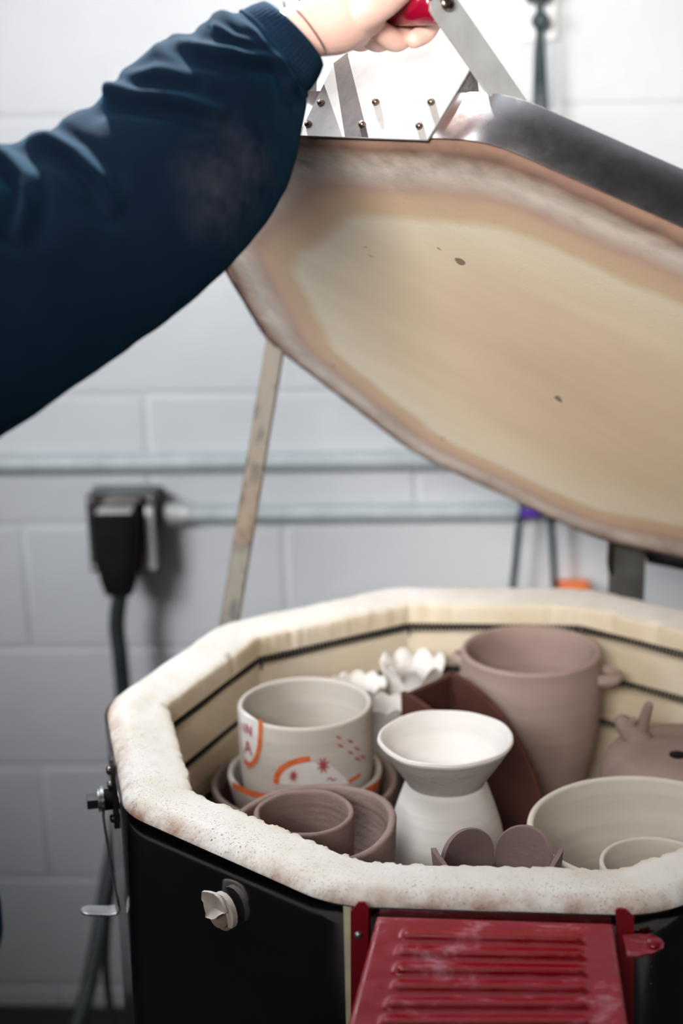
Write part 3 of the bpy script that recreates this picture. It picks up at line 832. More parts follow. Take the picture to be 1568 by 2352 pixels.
def blob(mb, poly, c, prf, mi, lift=.0003):
    """filled painted patch: fan of rows between a polygon given in (angle, z)"""
    zs = [p[1] for p in poly]; z0, z1 = min(zs), max(zs); n = 22; rows = []
    for i in range(n + 1):
        z = z0 + (z1 - z0) * (i + .02) / (n + .04); xs = []
        for j in range(len(poly)):
            (a, za), (b, zb) = poly[j], poly[(j + 1) % len(poly)]
            if (za - z) * (zb - z) <= 0 and za != zb: xs.append(a + (b - a) * (z - za) / (zb - za))
        if len(xs) >= 2: rows.append((z, min(xs), max(xs)))
    vs = []; q = 14
    for z, a, b in rows:
        r = bowl_r(prf, z) + lift
        for k in range(q + 1):
            t = a + (b - a) * k / q; vs.append((c[0] + r * math.cos(t), c[1] + r * math.sin(t), z))
    mb.add(vs, [(i * (q + 1) + k, i * (q + 1) + k + 1, (i + 1) * (q + 1) + k + 1, (i + 1) * (q + 1) + k) for i in range(len(rows) - 1) for k in range(q)], mi)
oprf = [p for p in smoothprof([(.032, SZ + .0085), (.045, SZ + .010), (.062, SZ + .035), (.074, -.118), (.0785, -.096)], 5)]
stroke(mb, [on_pot(x, y, SC, oprf) for x, y in ((535, 1800), (560, 1815), (600, 1828), (640, 1836))], .007, SC, oprf, 1)
stroke(mb, [on_pot(x, y, SC, oprf) for x, y in ((820, 1828), (850, 1812), (872, 1795))], .009, SC, oprf, 1)
pot('saucer_bowl', mb, ['stone_clay', 'orange'], (*SC, SZ + .0085), 'pale saucer-like bowl with orange stripe, directly under the painted bowl, middle of the nest', 'bowl', 'nested bowls at the left of the kiln')

BC = (-.184, .071)
bprof = [(.030, SZ + .016), (.040, SZ + .018), (.052, -.150), (.0620, -.125), (.0665, -.095), (.0680, -.065), (.0678, -.04), (.0675, -.024)]
mb = MB(); mb.lathe(vessel(bprof, .0055), (*BC, 0), 144, wob=.004, seed=11)
bp = smoothprof(bprof, 5)
def S(pts, w, mi, **k): stroke(mb, [on_pot(x, y, BC, bp) for x, y in pts], w, BC, bp, mi, **k)
def Bl(pts, mi, **k): blob(mb, [on_pot(x, y, BC, bp) for x, y in pts], BC, bp, mi, **k)
# white cartouche and orange U on the left
Bl([(551, 1625), (560, 1635), (575, 1645), (594, 1652), (593, 1700), (588, 1740), (578, 1755), (565, 1740), (556, 1700)], 3)
S([(599, 1652), (598, 1690), (596, 1715), (590, 1740), (581, 1754), (571, 1757), (562, 1745)], .0052, 1, lift=.0008)
# arch with white inside
Bl([(640, 1800), (643, 1780), (658, 1765), (680, 1756), (710, 1750), (745, 1752), (765, 1762), (790, 1784), (800, 1800), (720, 1806)], 3)
S([(634, 1800), (637, 1780), (648, 1764), (668, 1752), (690, 1745), (712, 1742)], .0060, 1, lift=.0008)
S([(800, 1795), (812, 1788), (826, 1778)], .0045, 1, lift=.0008)
# letters in the cartouche: I N / A
S([(562, 1660), (563, 1682)], .0022, 2, lift=.0011); S([(569, 1684), (568, 1662), (578, 1690), (578, 1667)], .0020, 2, lift=.0011)
S([(556, 1658), (557, 1676)], .0014, 2, lift=.0011)
S([(565, 1726), (570, 1702), (580, 1736)], .0022, 2, lift=.0011); S([(566, 1718), (576, 1722)], .0013, 2, lift=.0011)
# stars
def star(cx, cy, r, w, n=4):
    for k in range(n):
        a = PI * k / n + .3; S([(cx - r * math.cos(a) * .8, cy - r * math.sin(a)), (cx + r * math.cos(a) * .8, cy + r * math.sin(a))], w, 2, lift=.0012, taper=True)
star(741, 1757, 19, .0026); star(674, 1781, 14, .0021)
for x, y in ((776, 1693), (803, 1702), (780, 1712), (803, 1728), (818, 1719), (819, 1743), (831, 1738)): S([(x - 6, y - 3), (x + 6, y + 3)], .0022, 2, lift=.001, taper=True)
S([(750, 1790), (757, 1786), (764, 1792), (771, 1787)], .0014, 2, lift=.0012)
pot('painted_bowl', mb, ['stone_clay', 'orange', 'crimson', 'whiteslip'], (*BC, SZ + .016), 'pale grey deep bowl painted with orange arches, crimson stars and letters, topmost of nest', 'bowl', 'nested bowls at the left of the kiln')

# --- brown bowl with the small cup inside
WC = (-.163, -.122)
def wav(a): return .004 * math.sin(a * 2 + .6) + .002 * math.sin(a * 3 + 2)
pr = vessel([(.040, SZ), (.050, SZ + .004), (.064, SZ + .045), (.0715, SZ + .09), (.0735, -.055)], .0075)
pr = [(r, z, max(0, (z + .13) / .08)) for r, z in pr]
mb = MB(); mb.lathe(pr, (*WC, 0), 120, wob=.03, seed=21, ztop=wav)
pot('brown_bowl', mb, 'brown_clay', (*WC, SZ), 'large mauve-brown hand-built bowl with an uneven rim, holding a small cup', 'bowl')
CC_ = (-.1715, -.127)
pr = vessel([(.030, SZ + .009), (.036, SZ + .011), (.041, -.12), (.0435, -.085), (.0448, -.0445)], .0052)
mb = MB(); mb.lathe([(r, z, 0, 1) for r, z in pr], (*CC_, 0), 110, wob=.02, seed=31)
pot('small_cup', mb, 'cup_clay', (*CC_, SZ + .009), 'small mauve-brown cup standing inside the uneven brown bowl', 'cup')

# --- white waisted vase
VC = (-.045, -.048)
outer = [(.046, SZ), (.0545, SZ + .004), (.0560, -.140), (.0535, -.105), (.0482, -.082), (.0435, -.068), (.0388, -.055), (.0365, -.050)]
fun = [(.0365, -.050), (.0385, -.046), (.0450, -.036), (.054, -.023), (.0605, -.0125), (.0628, -.0085)]
A = smoothprof(outer, 5); Bf = smoothprof(fun, 5); nA = len(A)
prof = [(0, SZ)] + A + Bf + [(.0622, -.0062), (.0605, -.0057), (.0585, -.0072)] + smoothprof([(.056, -.012), (.049, -.024), (.040, -.036), (.031, -.0445), (.026, -.052), (.030, -.066), (.044, -.08), (.05, -.11), (.05, -.17), (.04, -.182), (0, -.184)], 4)
gi0 = 1 + nA - 1; gi1 = 1 + nA + len(Bf) - 5
mb = MB(); mb.lathe([(r, z, 0, 1) if z > -.03 else (r, z) for r, z in prof], (*VC, 0), 128, wob=.022, seed=41, mifun=lambda i, k: 1 if gi0 <= i < gi1 else 0)
pot('funnel_vase', mb, ['vase_clay', 'vase_grey'], (*VC, SZ), 'white vase with a wide funnel mouth above a pinched grey waist and flared body', 'vase')

# --- tall pot with lug handles
TC_ = (.0515, .21)
tp = [(.048, SZ), (.056, SZ + .004), (.066, -.155), (.0735, -.115), (.0762, -.075), (.0762, -.05), (.0752, -.030), (.0758, -.0225)]
mb = MB(); mb.lathe(vessel(tp, .0068), (*TC_, 0), 128, wob=.004, seed=51)
tall = pot('tall_pot', mb, 'tall_clay', (*TC_, SZ), 'tall mauve-brown pot with two small lug handles at the back of the kiln', 'pot')
def lug(px, py, z):
    c = atz(px, py, z); d = np.array([c[0] - TC_[0], c[1] - TC_[1], 0]); d /= np.linalg.norm(d); t = np.array([-d[1], d[0], 0]); b = np.array([TC_[0], TC_[1], z]) + d * .073
    mb = MB(); pts = []
    for k in range(17):
        a = PI * k / 16; pts.append(b + t * math.cos(a) * .0165 + d * math.sin(a) * .0205 - KZ * .002 * math.sin(a))
    mb.tube(pts, .0052, 10, flat=1.25, up=KZ)
    mb.v = [tuple(np.array(v) - np.array([TC_[0], TC_[1], SZ])) for v in mb.v]
    mb.build('lug_handle', 'tall_clay', tall)
lug(1043, 1500, -.045); lug(1398, 1552, -.045)

# --- white petalled cups
def petal_cup(c, r, ztop, zb, n, amp, flare, mat, label, ph=0, rb=.018, th=.0028):
    prf = [(0, zb), (rb * .9, zb), (rb, zb + .003), (r * .80, zb + (ztop - zb) * .35), (r * .86, zb + (ztop - zb) * .6), (r * .90, ztop - .026), (r * .95, ztop - .014), (r + flare * .4, ztop - .006), (r + flare, ztop)]
    pts = smoothprof(prf, 4); I = [(max(p[0] - th, 0), p[1]) for p in pts[::-1] if p[1] > zb + .006]
    allp = [(p[0], p[1], max(0, min(1, (p[1] - (ztop - .030)) / .030))) for p in pts + I] + [(0, zb + .006, 0)]
    def zt(a): return -amp * (1 - abs(math.cos(n / 2 * (a + ph))) ** .7)
    mb = MB(); mb.lathe(allp, (c[0], c[1], 0), 180, wob=.01, seed=c[0] * 90, ztop=zt)
    return pot('petal_cup', mb, mat, (c[0], c[1], zb), label, 'cup', 'white petal-edged cups at the back of the kiln' if mat == 'white_clay' else None)
petal_cup((-.0765, .243), .031, -.043, SZ, 9, .013, .006, 'white_clay', 'white lotus-shaped cup with tall pointed petals, rightmost of the three', .2)
petal_cup((-.136, .216), .029, -.058, SZ, 11, .006, .002, 'white_clay', 'white scalloped cup behind the painted bowl, leftmost of the three', .1)
petal_cup((-.1065, .152), .0225, -.056, SZ, 9, .005, .002, 'white_clay', 'white scalloped cup between the painted bowl and the terracotta holder', .4, rb=.014)
# brown tulip bowl at the front
PCn = (-.006, -.228)
def tulip():
    zb = SZ; n = 5; th = .0038; mb = MB()
    prf = smoothprof([(.0, zb), (.024, zb), (.028, zb + .004), (.037, -.13), (.0425, -.10), (.0465, -.075), (.0495, -.055), (.052, -.026)], 6)
    def zt(a):
        k = int(round((a - math.radians(54)) / (2 * PI / n))) % n
        q = abs(math.cos(n / 2 * (a - math.radians(54)))); return -.044 * (1 - q ** .24) + (0, 0, .008, 0, .008)[k] * q
    def rr(a, z):
        k = int(round((a - math.radians(54)) / (2 * PI / n))) % n; return (1.0, .88, 1.04, .97, 1.0)[k]
    allp = [(p[0], p[1], max(0, min(1, (p[1] + .085) / .05))) for p in prf]
    I = [(max(p[0] - th, 0), p[1], p[2]) for p in allp[::-1] if p[1] > zb + .006]
    allp = allp + I + [(0, zb + .006, 0)]; N_ = 240; vs = []; m = len(allp)
    for k in range(N_):
        a = 2 * PI * k / N_; w = zt(a)
        q = abs(math.cos(n / 2 * (a - math.radians(54))))
        for r, z, wt in allp:
            R = r * (1 + (rr(a, z) - 1) * wt * q) * (1 + .06 * (q - .6) * wt); vs.append((PCn[0] + R * math.cos(a), PCn[1] + R * math.sin(a), z + w * wt))
    mb.add(vs, [(k * m + i, ((k + 1) % N_) * m + i, ((k + 1) % N_) * m + i + 1, k * m + i + 1) for k in range(N_) for i in range(m - 1)])
    return pot('tulip_bowl', mb, 'dark_brown_clay', (*PCn, SZ), 'small dark mauve flower-shaped bowl with rounded petals behind the front rim', 'bowl')
tulip()

# --- terracotta napkin holder
def holder():
    T = np.array([-.036, .175, 0]); T2 = np.array([-.084, .121, 0]); d = np.array([.596, -.803, 0]); Lh = .165; zt, zb = -.030, SZ; th = .006
    sp = T2 - T; sn = sp / np.linalg.norm(sp)
    pts = [(0, zb), (0, zt)] + [(.012 + (Lh - .012) * math.sin(a), zb + (zt - zb) * math.cos(a) ** .85) for a in [PI / 2 * k / 24 for k in range(1, 25)]]
    mb = MB(); mb.plate(pts, T, d, KZ, th); 
    mb2 = MB(); mb2.plate(pts, T2 - sn * .0, d, KZ, th)
    L = np.linalg.norm(sp)
    root = empty('napkin_holder', (*((T + T2) / 2)[:2], zb)); tag(root, 'dark terracotta holder with two quarter-round side panels, between the white vase and tall pot', 'holder')
    def go(b, nm):
        o = b.build(nm, 'terracotta', root, smooth=30); o.location = -root.location
        md = o.modifiers.new('b', 'BEVEL'); md.width = .0014; md.segments = 2; return o
    go(mb, 'side_panel'); go(mb2, 'side_panel')
    b = MB(); c = (T + T2) / 2 + d * .003; b.box((c[0], c[1], (zt + zb) / 2 - .001), (L - .006, .006, zt - zb - .004), (sn, d, KZ), ch=.0005); go(b, 'back_panel')
    b = MB(); c = (T + T2) / 2 + d * Lh * .45; b.box((c[0], c[1], zb + .003), (L - .006, Lh * .85, .006), (sn, d, KZ), ch=.0005); go(b, 'base')
holder()

# --- big grey bowl with small bowl inside
GC = (.126, -.139)
mb = MB(); mb.lathe(vessel([(.045, SZ), (.055, SZ + .003), (.078, -.160), (.092, -.120), (.099, -.085), (.102, -.053)], .0065), (*GC, 0), 144, wob=.003, seed=61)
pot('wide_bowl', mb, 'bowl_clay', (*GC, SZ), 'widest bowl in the kiln, pale grey clay, at the front right holding a smaller bowl', 'bowl')
gc = (.132, -.166)
mb = MB(); mb.lathe(vessel([(.025, SZ + .010), (.031, SZ + .012), (.041, -.145), (.046, -.11), (.0477, -.072)], .0045), (*gc, 0), 120, wob=.003, seed=66)
pot('inner_bowl', mb, 'bowl_clay', (*gc, SZ + .010), 'small grey-beige bowl standing inside the widest grey bowl', 'bowl')

# --- squat animal-shaped pot at the right
AC = (.190, .056)
def animal():
    zt = -.062
    mb = MB(); pr = [(0, SZ), (.045, SZ), (.052, SZ + .004), (.062, -.165), (.074, -.13), (.0795, -.100), (.077, -.082), (.068, -.070), (.050, zt), (.02, zt + .002), (0, zt + .0025)]
    mb.lathe(smoothprof(pr, 5), (*AC, 0), 110, wob=.015, seed=71)
    root = pot('animal_pot', mb, 'brown_clay', (*AC, SZ), 'squat closed mauve-brown pot with a small horned animal head and a dark hole on top', 'pot')
    off = np.array([AC[0], AC[1], SZ])
    def part(pts, rs, nm, mat='brown_clay', n=14, flat=None):
        b = MB(); b.tube(pts, rs, n, flat=flat); b.v = [tuple(np.array(v) - off) for v in b.v]; o = b.build(nm, mat, root, smooth=60, subsurf=1); return o
    h0 = atz(1452, 1700, -.066); h1 = atz(1436, 1668, -.050); h2 = atz(1424, 1652, -.042)
    b0 = atz(1480, 1712, -.070)
    part([b0 - KZ * .004, b0 * .4 + h0 * .6 + KZ * .004, h1, h2, h2 + (h2 - h1) * .4], [.016, .0145, .0105, .0078, .004], 'head')
    e0 = atz(1468, 1690, -.062); e1 = np.array([*atz(1480, 1650, -.040)]); e2 = atz(1492, 1612, -.018)
    part([e0, e0 * .5 + e1 * .5, e1, e1 * .4 + e2 * .6, e2], [.0075, .0068, .0058, .0052, .0042], 'horn')
    e0 = atz(1446, 1668, -.050); e2 = atz(1458, 1650, -.038); part([e0, (e0 + e2) / 2, e2], [.006, .005, .003], 'ear')
    sp_ = smoothprof(pr, 5)
    def ztop_(r_):
        best = -9
        for a_, b_ in zip(sp_[:-1], sp_[1:]):
            if min(a_[0], b_[0]) <= r_ <= max(a_[0], b_[0]) + 1e-9 and max(a_[1], b_[1]) > -.11:
                t_ = (r_ - a_[0]) / (b_[0] - a_[0] + 1e-12); best = max(best, a_[1] + t_ * (b_[1] - a_[1]))
        return best
    hc = None
    for d_ in np.linspace(1.2, 1.8, 3000):
        p_ = atd(1556, 1734, d_)
        if p_[2] < ztop_(math.hypot(p_[0] - AC[0], p_[1] - AC[1])): hc = p_; break
    r_ = math.hypot(hc[0] - AC[0], hc[1] - AC[1]); sl_ = (ztop_(r_ + .002) - ztop_(r_ - .002)) / .004; rad_ = np.array([hc[0] - AC[0], hc[1] - AC[1], 0]) / (r_ + 1e-9)
    nn = KZ - rad_ * sl_; nn /= np.linalg.norm(nn)
    b = MB(); b.tube([hc - nn * .004 - off, hc + nn * .0004 - off, hc + nn * .0009 - off], [.0085, .0085, .0075], 24); b.build('hole', 'black', root)
animal()

# ------------------------------------------------------------------ things on the back wall
def pipe(name, z, x0, x1, r, y, label, mat='galv'):
    mb = MB(); mb.tube([(x0, y, z), (x0 + (x1 - x0) * .5, y, z), (x1, y, z)], r, 20)
    o = mb.build(name, mat, smooth=50); recentre(o, (x0, y, z)); tag(o, label, 'pipe'); 
    return o
def clips(root, xs, z, r, y):
    for x in xs:
        b = MB(); b.box((0, .003, 0), (.018, .006, r * 2 + .03)); b.tube([(-.008, -r - .0, 0), (.008, -r, 0)], .002, 6); o = b.build('pipe_clip', 'galv', root); o.location = (x - root.location[0], WY - .009 - y, 0)
zp = aty(400, 1062, WY - .016)[2]
u = pipe('upper_conduit', zp, -1.6, 1.7, .0145, WY - .0155, 'long galvanised conduit pipe running across the whole wall above the socket box')
zl = aty(600, 1180, WY - .016)[2]; bx1 = aty(398, 1178, WY - .02)[0]
l = pipe('lower_conduit', zl, bx1, 1.7, .0135, WY - .0155, 'galvanised conduit pipe leaving the right side of the socket box')
# coupling
mb = MB(); mb.tube([(bx1 - .012, WY - .0155, zl), (bx1 + .004, WY - .0155, zl), (bx1 + .012, WY - .0155, zl), (bx1 + .022, WY - .0155, zl)], [.019, .019, .0165, .0165], 16); o = mb.build('coupling', 'strap', l); o.location = -l.location
# socket box
D0 = .055
p0 = aty(197, 1135, WY - D0); p1 = aty(365, 1312, WY - D0)
bxc = ((p0[0] + p1[0]) / 2, WY - D0 / 2, (p0[2] + p1[2]) / 2); bw = p1[0] - p0[0]; bh_ = p0[2] - p1[2]
sb = empty('socket_box', (bxc[0], WY, bxc[2])); tag(sb, 'square steel power outlet box on the wall with the black plug in it', 'outlet')
def sbk(b, nm, mat, **k): o = b.build(nm, mat, sb, **k); o.location = -sb.location; return o
b = MB(); b.box(bxc, (bw, D0, bh_), ch=.004); sbk(b, 'box_body', 'boxmetal')
b = MB(); b.box((bxc[0], WY - D0 - .002, bxc[2]), (bw * 1.0, .0035, bh_ * 1.0), ch=.0015)
sbk(b, 'cover_plate', 'chrome')
for sx in (-1, 1): 
    for sz in (-1, 1):
        b = MB(); pan_screw(b, (bxc[0] + sx * bw * .44, WY - D0 - .003, bxc[2] + sz * bh_ * .43), (0, -1, 0), .004, .003); sbk(b, 'cover_screw', 'steel')
# off-white strip standing in for the highlight at the cover's right edge
b = MB(); b.tube([(bxc[0] + bw * .42, WY - D0 - .006, bxc[2] + bh_ * .34), (bxc[0] + bw * .42, WY - D0 - .006, bxc[2] - bh_ * .45)], .0062, 12); sbk(b, 'cover_highlight', 'offwhite')
# plug
YP = WY - D0 - .0045
q0 = aty(203, 1185, YP - .045); q1 = aty(318, 1290, YP - .045)
cx_ = (q0[0] + q1[0]) / 2
plug_root = empty('power_cord', (cx_, YP, q0[2])); tag(plug_root, 'thick dark power cord with chunky black plug in the wall outlet box', 'cord')
b = MB(); vs = []
wz = [(q0[2], .040, .0), (q0[2] - .004, .044, .0), (aty(265, 1240, YP - .045)[2], .044, 0), (aty(265, 1300, YP - .05)[2], .040, .0), (aty(265, 1345, YP - .05)[2], .033, 0), (aty(265, 1374, YP - .05)[2], .026, 0)]
sc = (q1[0] - q0[0]) / .088
for z, hw, _ in wz:
    hw *= sc; n = 20
    for k in range(n):
        a = 2 * PI * k / n; ca, sa = math.cos(a), math.sin(a)
        sx = math.copysign(abs(ca) ** .5, ca); sy = math.copysign(abs(sa) ** .5, sa)
        vs.append((cx_ + sx * hw, YP - .024 + sy * (.0235 if hw > .03 * sc else .019), z))
n = 20; fs = [(i * n + k, i * n + (k + 1) % n, (i + 1) * n + (k + 1) % n, (i + 1) * n + k) for i in range(len(wz) - 1) for k in range(n)] + [tuple(range(n)), tuple(range((len(wz) - 1) * n, len(wz) * n))]
b.add(vs, fs); o = b.build('plug_body', 'black', plug_root, smooth=50); o.location = -plug_root.location
b = MB(); b.box((cx_, YP - .022, q0[2] + .0015), (.066 * sc, .030, .003), ch=.001); o = b.build('plug_top_face', 'strap', plug_root); o.location = -plug_root.location
# thick cord from plug to floor
def cable(name, pts, r, mat, label, cat='cable', n=12, group=None, sub=8, parent=None):
    P = [np.array(p, float) for p in pts]; out = []
    for i in range(len(P) - 1):
        p0_, p1_, p2_, p3_ = P[max(i - 1, 0)], P[i], P[i + 1], P[min(i + 2, len(P) - 1)]
        for j in range(sub):
            t = j / sub; out.append(.5 * ((2 * p1_) + (-p0_ + p2_) * t + (2 * p0_ - 5 * p1_ + 4 * p2_ - p3_) * t * t + (-p0_ + 3 * p1_ - 3 * p2_ + p3_) * t ** 3))
    out.append(P[-1]); b = MB(); b.tube(out, r, n)
    o = b.build(name, mat, parent, smooth=60)
    if parent is None: recentre(o, P[0]); tag(o, label, cat, group)
    else: o.location = -parent.location
    return o
zb = wz[-1][0]
cable('cord', [(cx_ + .002, YP - .024, zb + .006), aty(268, 1430, YP - .024), aty(275, 1500, YP - .026), aty(283, 1600, YP - .03), aty(287, 1750, .76), aty(270, 1900, .72), aty(246, 2030, .68), aty(232, 2120, .62), aty(205, 2260, .56), aty(180, 2352, .52), aty(140, 2480, .48), np.array([*aty(60, 2640, .42)[:2], FLOOR + .013])], .0122, 'cable', '', parent=plug_root)
cable('electric_cable', [aty(262, 2010, .50), aty(250, 2080, .50), aty(243, 2180, .50), aty(246, 2260, .50), aty(258, 2352, .49), np.array([*aty(275, 2480, .46)[:2], -.80]), np.array([*aty(280, 2600, .43)[:2], FLOOR + .01])], .0058, 'cable', 'thinner dark cord hanging close behind the left side of the kiln')
# outlet with hanging black cable pair (upper right)
oc = aty(1236, 20, WY - .004); ol = empty('wall_outlet', (oc[0], WY, oc[2])); tag(ol, 'white wall outlet plate at the top right with a black cord plugged in', 'outlet')
b = MB(); pa = aty(1193, 95, WY); pb_ = aty(1280, 95, WY); b.box(((pa[0] + pb_[0]) / 2, WY - .003, pa[2] + .057), (pb_[0] - pa[0], .006, .114), ch=.002); o = b.build('outlet_plate', 'offwhite', ol); o.location = -ol.location
b = MB(); c = aty(1239, 48, WY - .03)
YC = WY - .040
b.tube([(c[0], WY - .006, c[2]), (c[0], WY - .020, c[2]), (c[0], WY - .046, c[2]), (c[0], WY - .050, c[2])], [.0075, .0115, .0115, .007], 16)
hc_root = empty('hanging_cord', tuple(c)); tag(hc_root, 'dark green-black looped cord hanging from the wall outlet behind the raised lid', 'cord')
o = b.build('plug_body', 'greencable', hc_root); o.location = -hc_root.location
b = MB(); c2 = aty(1236, -2, WY - .03); b.box((c2[0], WY - .022, c2[2] + .004), (.034, .03, .016), ch=.004); o = b.build('cord_clamp', 'greencable', hc_root); o.location = -hc_root.location
A_ = [aty(1238, -10, YC), aty(1238, 45, YC), aty(1237, 75, YC), aty(1233, 130, YC), aty(1230, 245, YC), aty(1222, 500, YC), aty(1212, 850, YC), aty(1203, 1120, YC), aty(1192, 1200, YC), aty(1183, 1290, YC), aty(1177, 1345, YC), aty(1172, 1420, YC)]
B_ = [aty(1239, -10, YC), aty(1240, 45, YC), aty(1241, 75, YC), aty(1244, 130, YC), aty(1250, 245, YC), aty(1258, 500, YC), aty(1258, 850, YC), aty(1259, 1120, YC), aty(1265, 1200, YC), aty(1270, 1290, YC), aty(1272, 1345, YC), aty(1274, 1420, YC)]
cable('cord_strand', A_, .0046, 'greencable', '', parent=hc_root); cable('cord_strand', B_, .0046, 'greencable', '', parent=hc_root)
b = MB(); v0 = aty(1217, 1178, YC - .004); b.box(v0, (.028, .010, .014), ch=.002); o = b.build('violet_clip', 'violet', hc_root); o.location = -hc_root.location; o['label'] = 'violet plastic clip'
b = MB(); v0 = aty(1316, 1352, YC); b.box((v0[0], WY - .022, v0[2] - .012), (aty(1356, 1352, YC)[0] - aty(1276, 1352, YC)[0], .03, .036), ch=.004)
o = b.build('orange_connector', 'orangeplastic', hc_root); o.location = -hc_root.location; o['label'] = 'orange plastic connector box'

# ------------------------------------------------------------------ person: arm reaching across, hand on the handle
person = empty('person', tuple(atd(-250, 1500, 1.0)[:2]) + (FLOOR,))
tag(person, 'person in a navy sweatshirt, arm reaching from the left, hand holding the red lid handle', 'person')
def pkid(o): o.location = -person.location; return o

def H(n, t, z): return lloc(n, t, z)
# hand + forearm: overlapping tapered limbs fused into one continuous surface
def hand():
    mb = MB()
    def chain(pts, sub=6):
        P = np.array([[*p, r] for p, r in pts], float); out = []
        for i in range(len(P) - 1):
            a, b, c, d = P[max(i - 1, 0)], P[i], P[i + 1], P[min(i + 2, len(P) - 1)]
            for k in range(sub):
                t = k / sub; out.append(.5 * ((2 * b) + (-a + c) * t + (2 * a - 5 * b + 4 * c - d) * t * t + (-a + 3 * b - 3 * c + d) * t ** 3))
        out.append(P[-1]); out = np.array(out)
        def cap(p, q):   # rounded end beyond p, away from q
            ax = p[:3] - q[:3]; ax /= np.linalg.norm(ax) + 1e-12
            return [np.array([*(p[:3] + ax * p[3] * math.sin(t)), max(p[3] * math.cos(t), 1e-4)]) for t in (.35, .7, 1.05, 1.35, 1.54)]
        full = cap(out[0], out[1])[::-1] + list(out) + cap(out[-1], out[-2])
        mb.tube([p[:3] for p in full], [p[3] for p in full], 24)
    W0, W1, W2 = atd(540, 205, 1.10), atd(640, 112, 1.104), atd(706, 70, 1.108)
    P1, P2 = atd(776, 50, 1.114), atd(826, 24, 1.124)
    chain([(W0, .024), (W1, .0222), (W2, .0205), (P1, .0228), (P2, .0205)])
    chain([(W2, .0185), (atd(768, 70, 1.116), .0165), (atd(812, 74, 1.128), .0130)])           # heel of the hand
    r = .0155 + .0088
    def around(t, phi, rr=r):
        a = math.radians(phi); return H(HN + rr * math.cos(a), t, HK + rr * math.sin(a))
    ts = [.0440, .0265, .0092, -.0080]; ends = [226, 276, 280, 270]; fr = [.0082, .0089, .0089, .0082]
    for i, t in enumerate(ts):
        K = around(t * .97 - .002, 30, .032)
        chain([(P1 * .45 + P2 * .55, .0165), (K, fr[i] * 1.28)])
        e = ends[i]; pts = [(K, fr[i] * 1.25), (around(t, 66, .030), fr[i] * 1.10), (around(t, 104, .0268), fr[i] * 1.02), (around(t + .0005, 146, r + .0012), fr[i] * 1.04), (around(t + .0005, 188, r + .0002), fr[i] * .98)]
        if e > 240: pts += [(around(t + .001, 226, r + .0008), fr[i] * 1.0), (around(t + .001, e - 14, r), fr[i] * .94)]
        pts += [(around(t + .001, e, r + .0006), fr[i] * .82)]
        chain(pts)
    # thumb leaves the side of the palm and lies over the near upper side of the grip
    chain([(P1, .0170), (atd(838, 22, 1.106), .0150), (atd(874, 8, 1.106), .0122), (atd(904, -10, 1.109), .0104), (atd(930, -32, 1.113), .0096), (atd(950, -52, 1.117), .0078)])
    o = mb.build('hand_and_forearm', 'skin', None)
    rm = o.modifiers.new('remesh', 'REMESH'); rm.mode = 'VOXEL'; rm.voxel_size = .0012; rm.use_smooth_shade = True
    sm = o.modifiers.new('smooth', 'SMOOTH'); sm.factor = .5; sm.iterations = 7
    dg = bpy.context.evaluated_depsgraph_get(); ev = o.evaluated_get(dg); me2 = bpy.data.meshes.new_from_object(ev)
    bpy.data.objects.remove(o)
    for p in me2.polygons: p.use_smooth = True
    if not me2.materials: me2.materials.append(M['skin'])
    o = bpy.data.objects.new('hand_and_forearm', me2); COL.objects.link(o); o.parent = person; pkid(o)
    return o
hand()

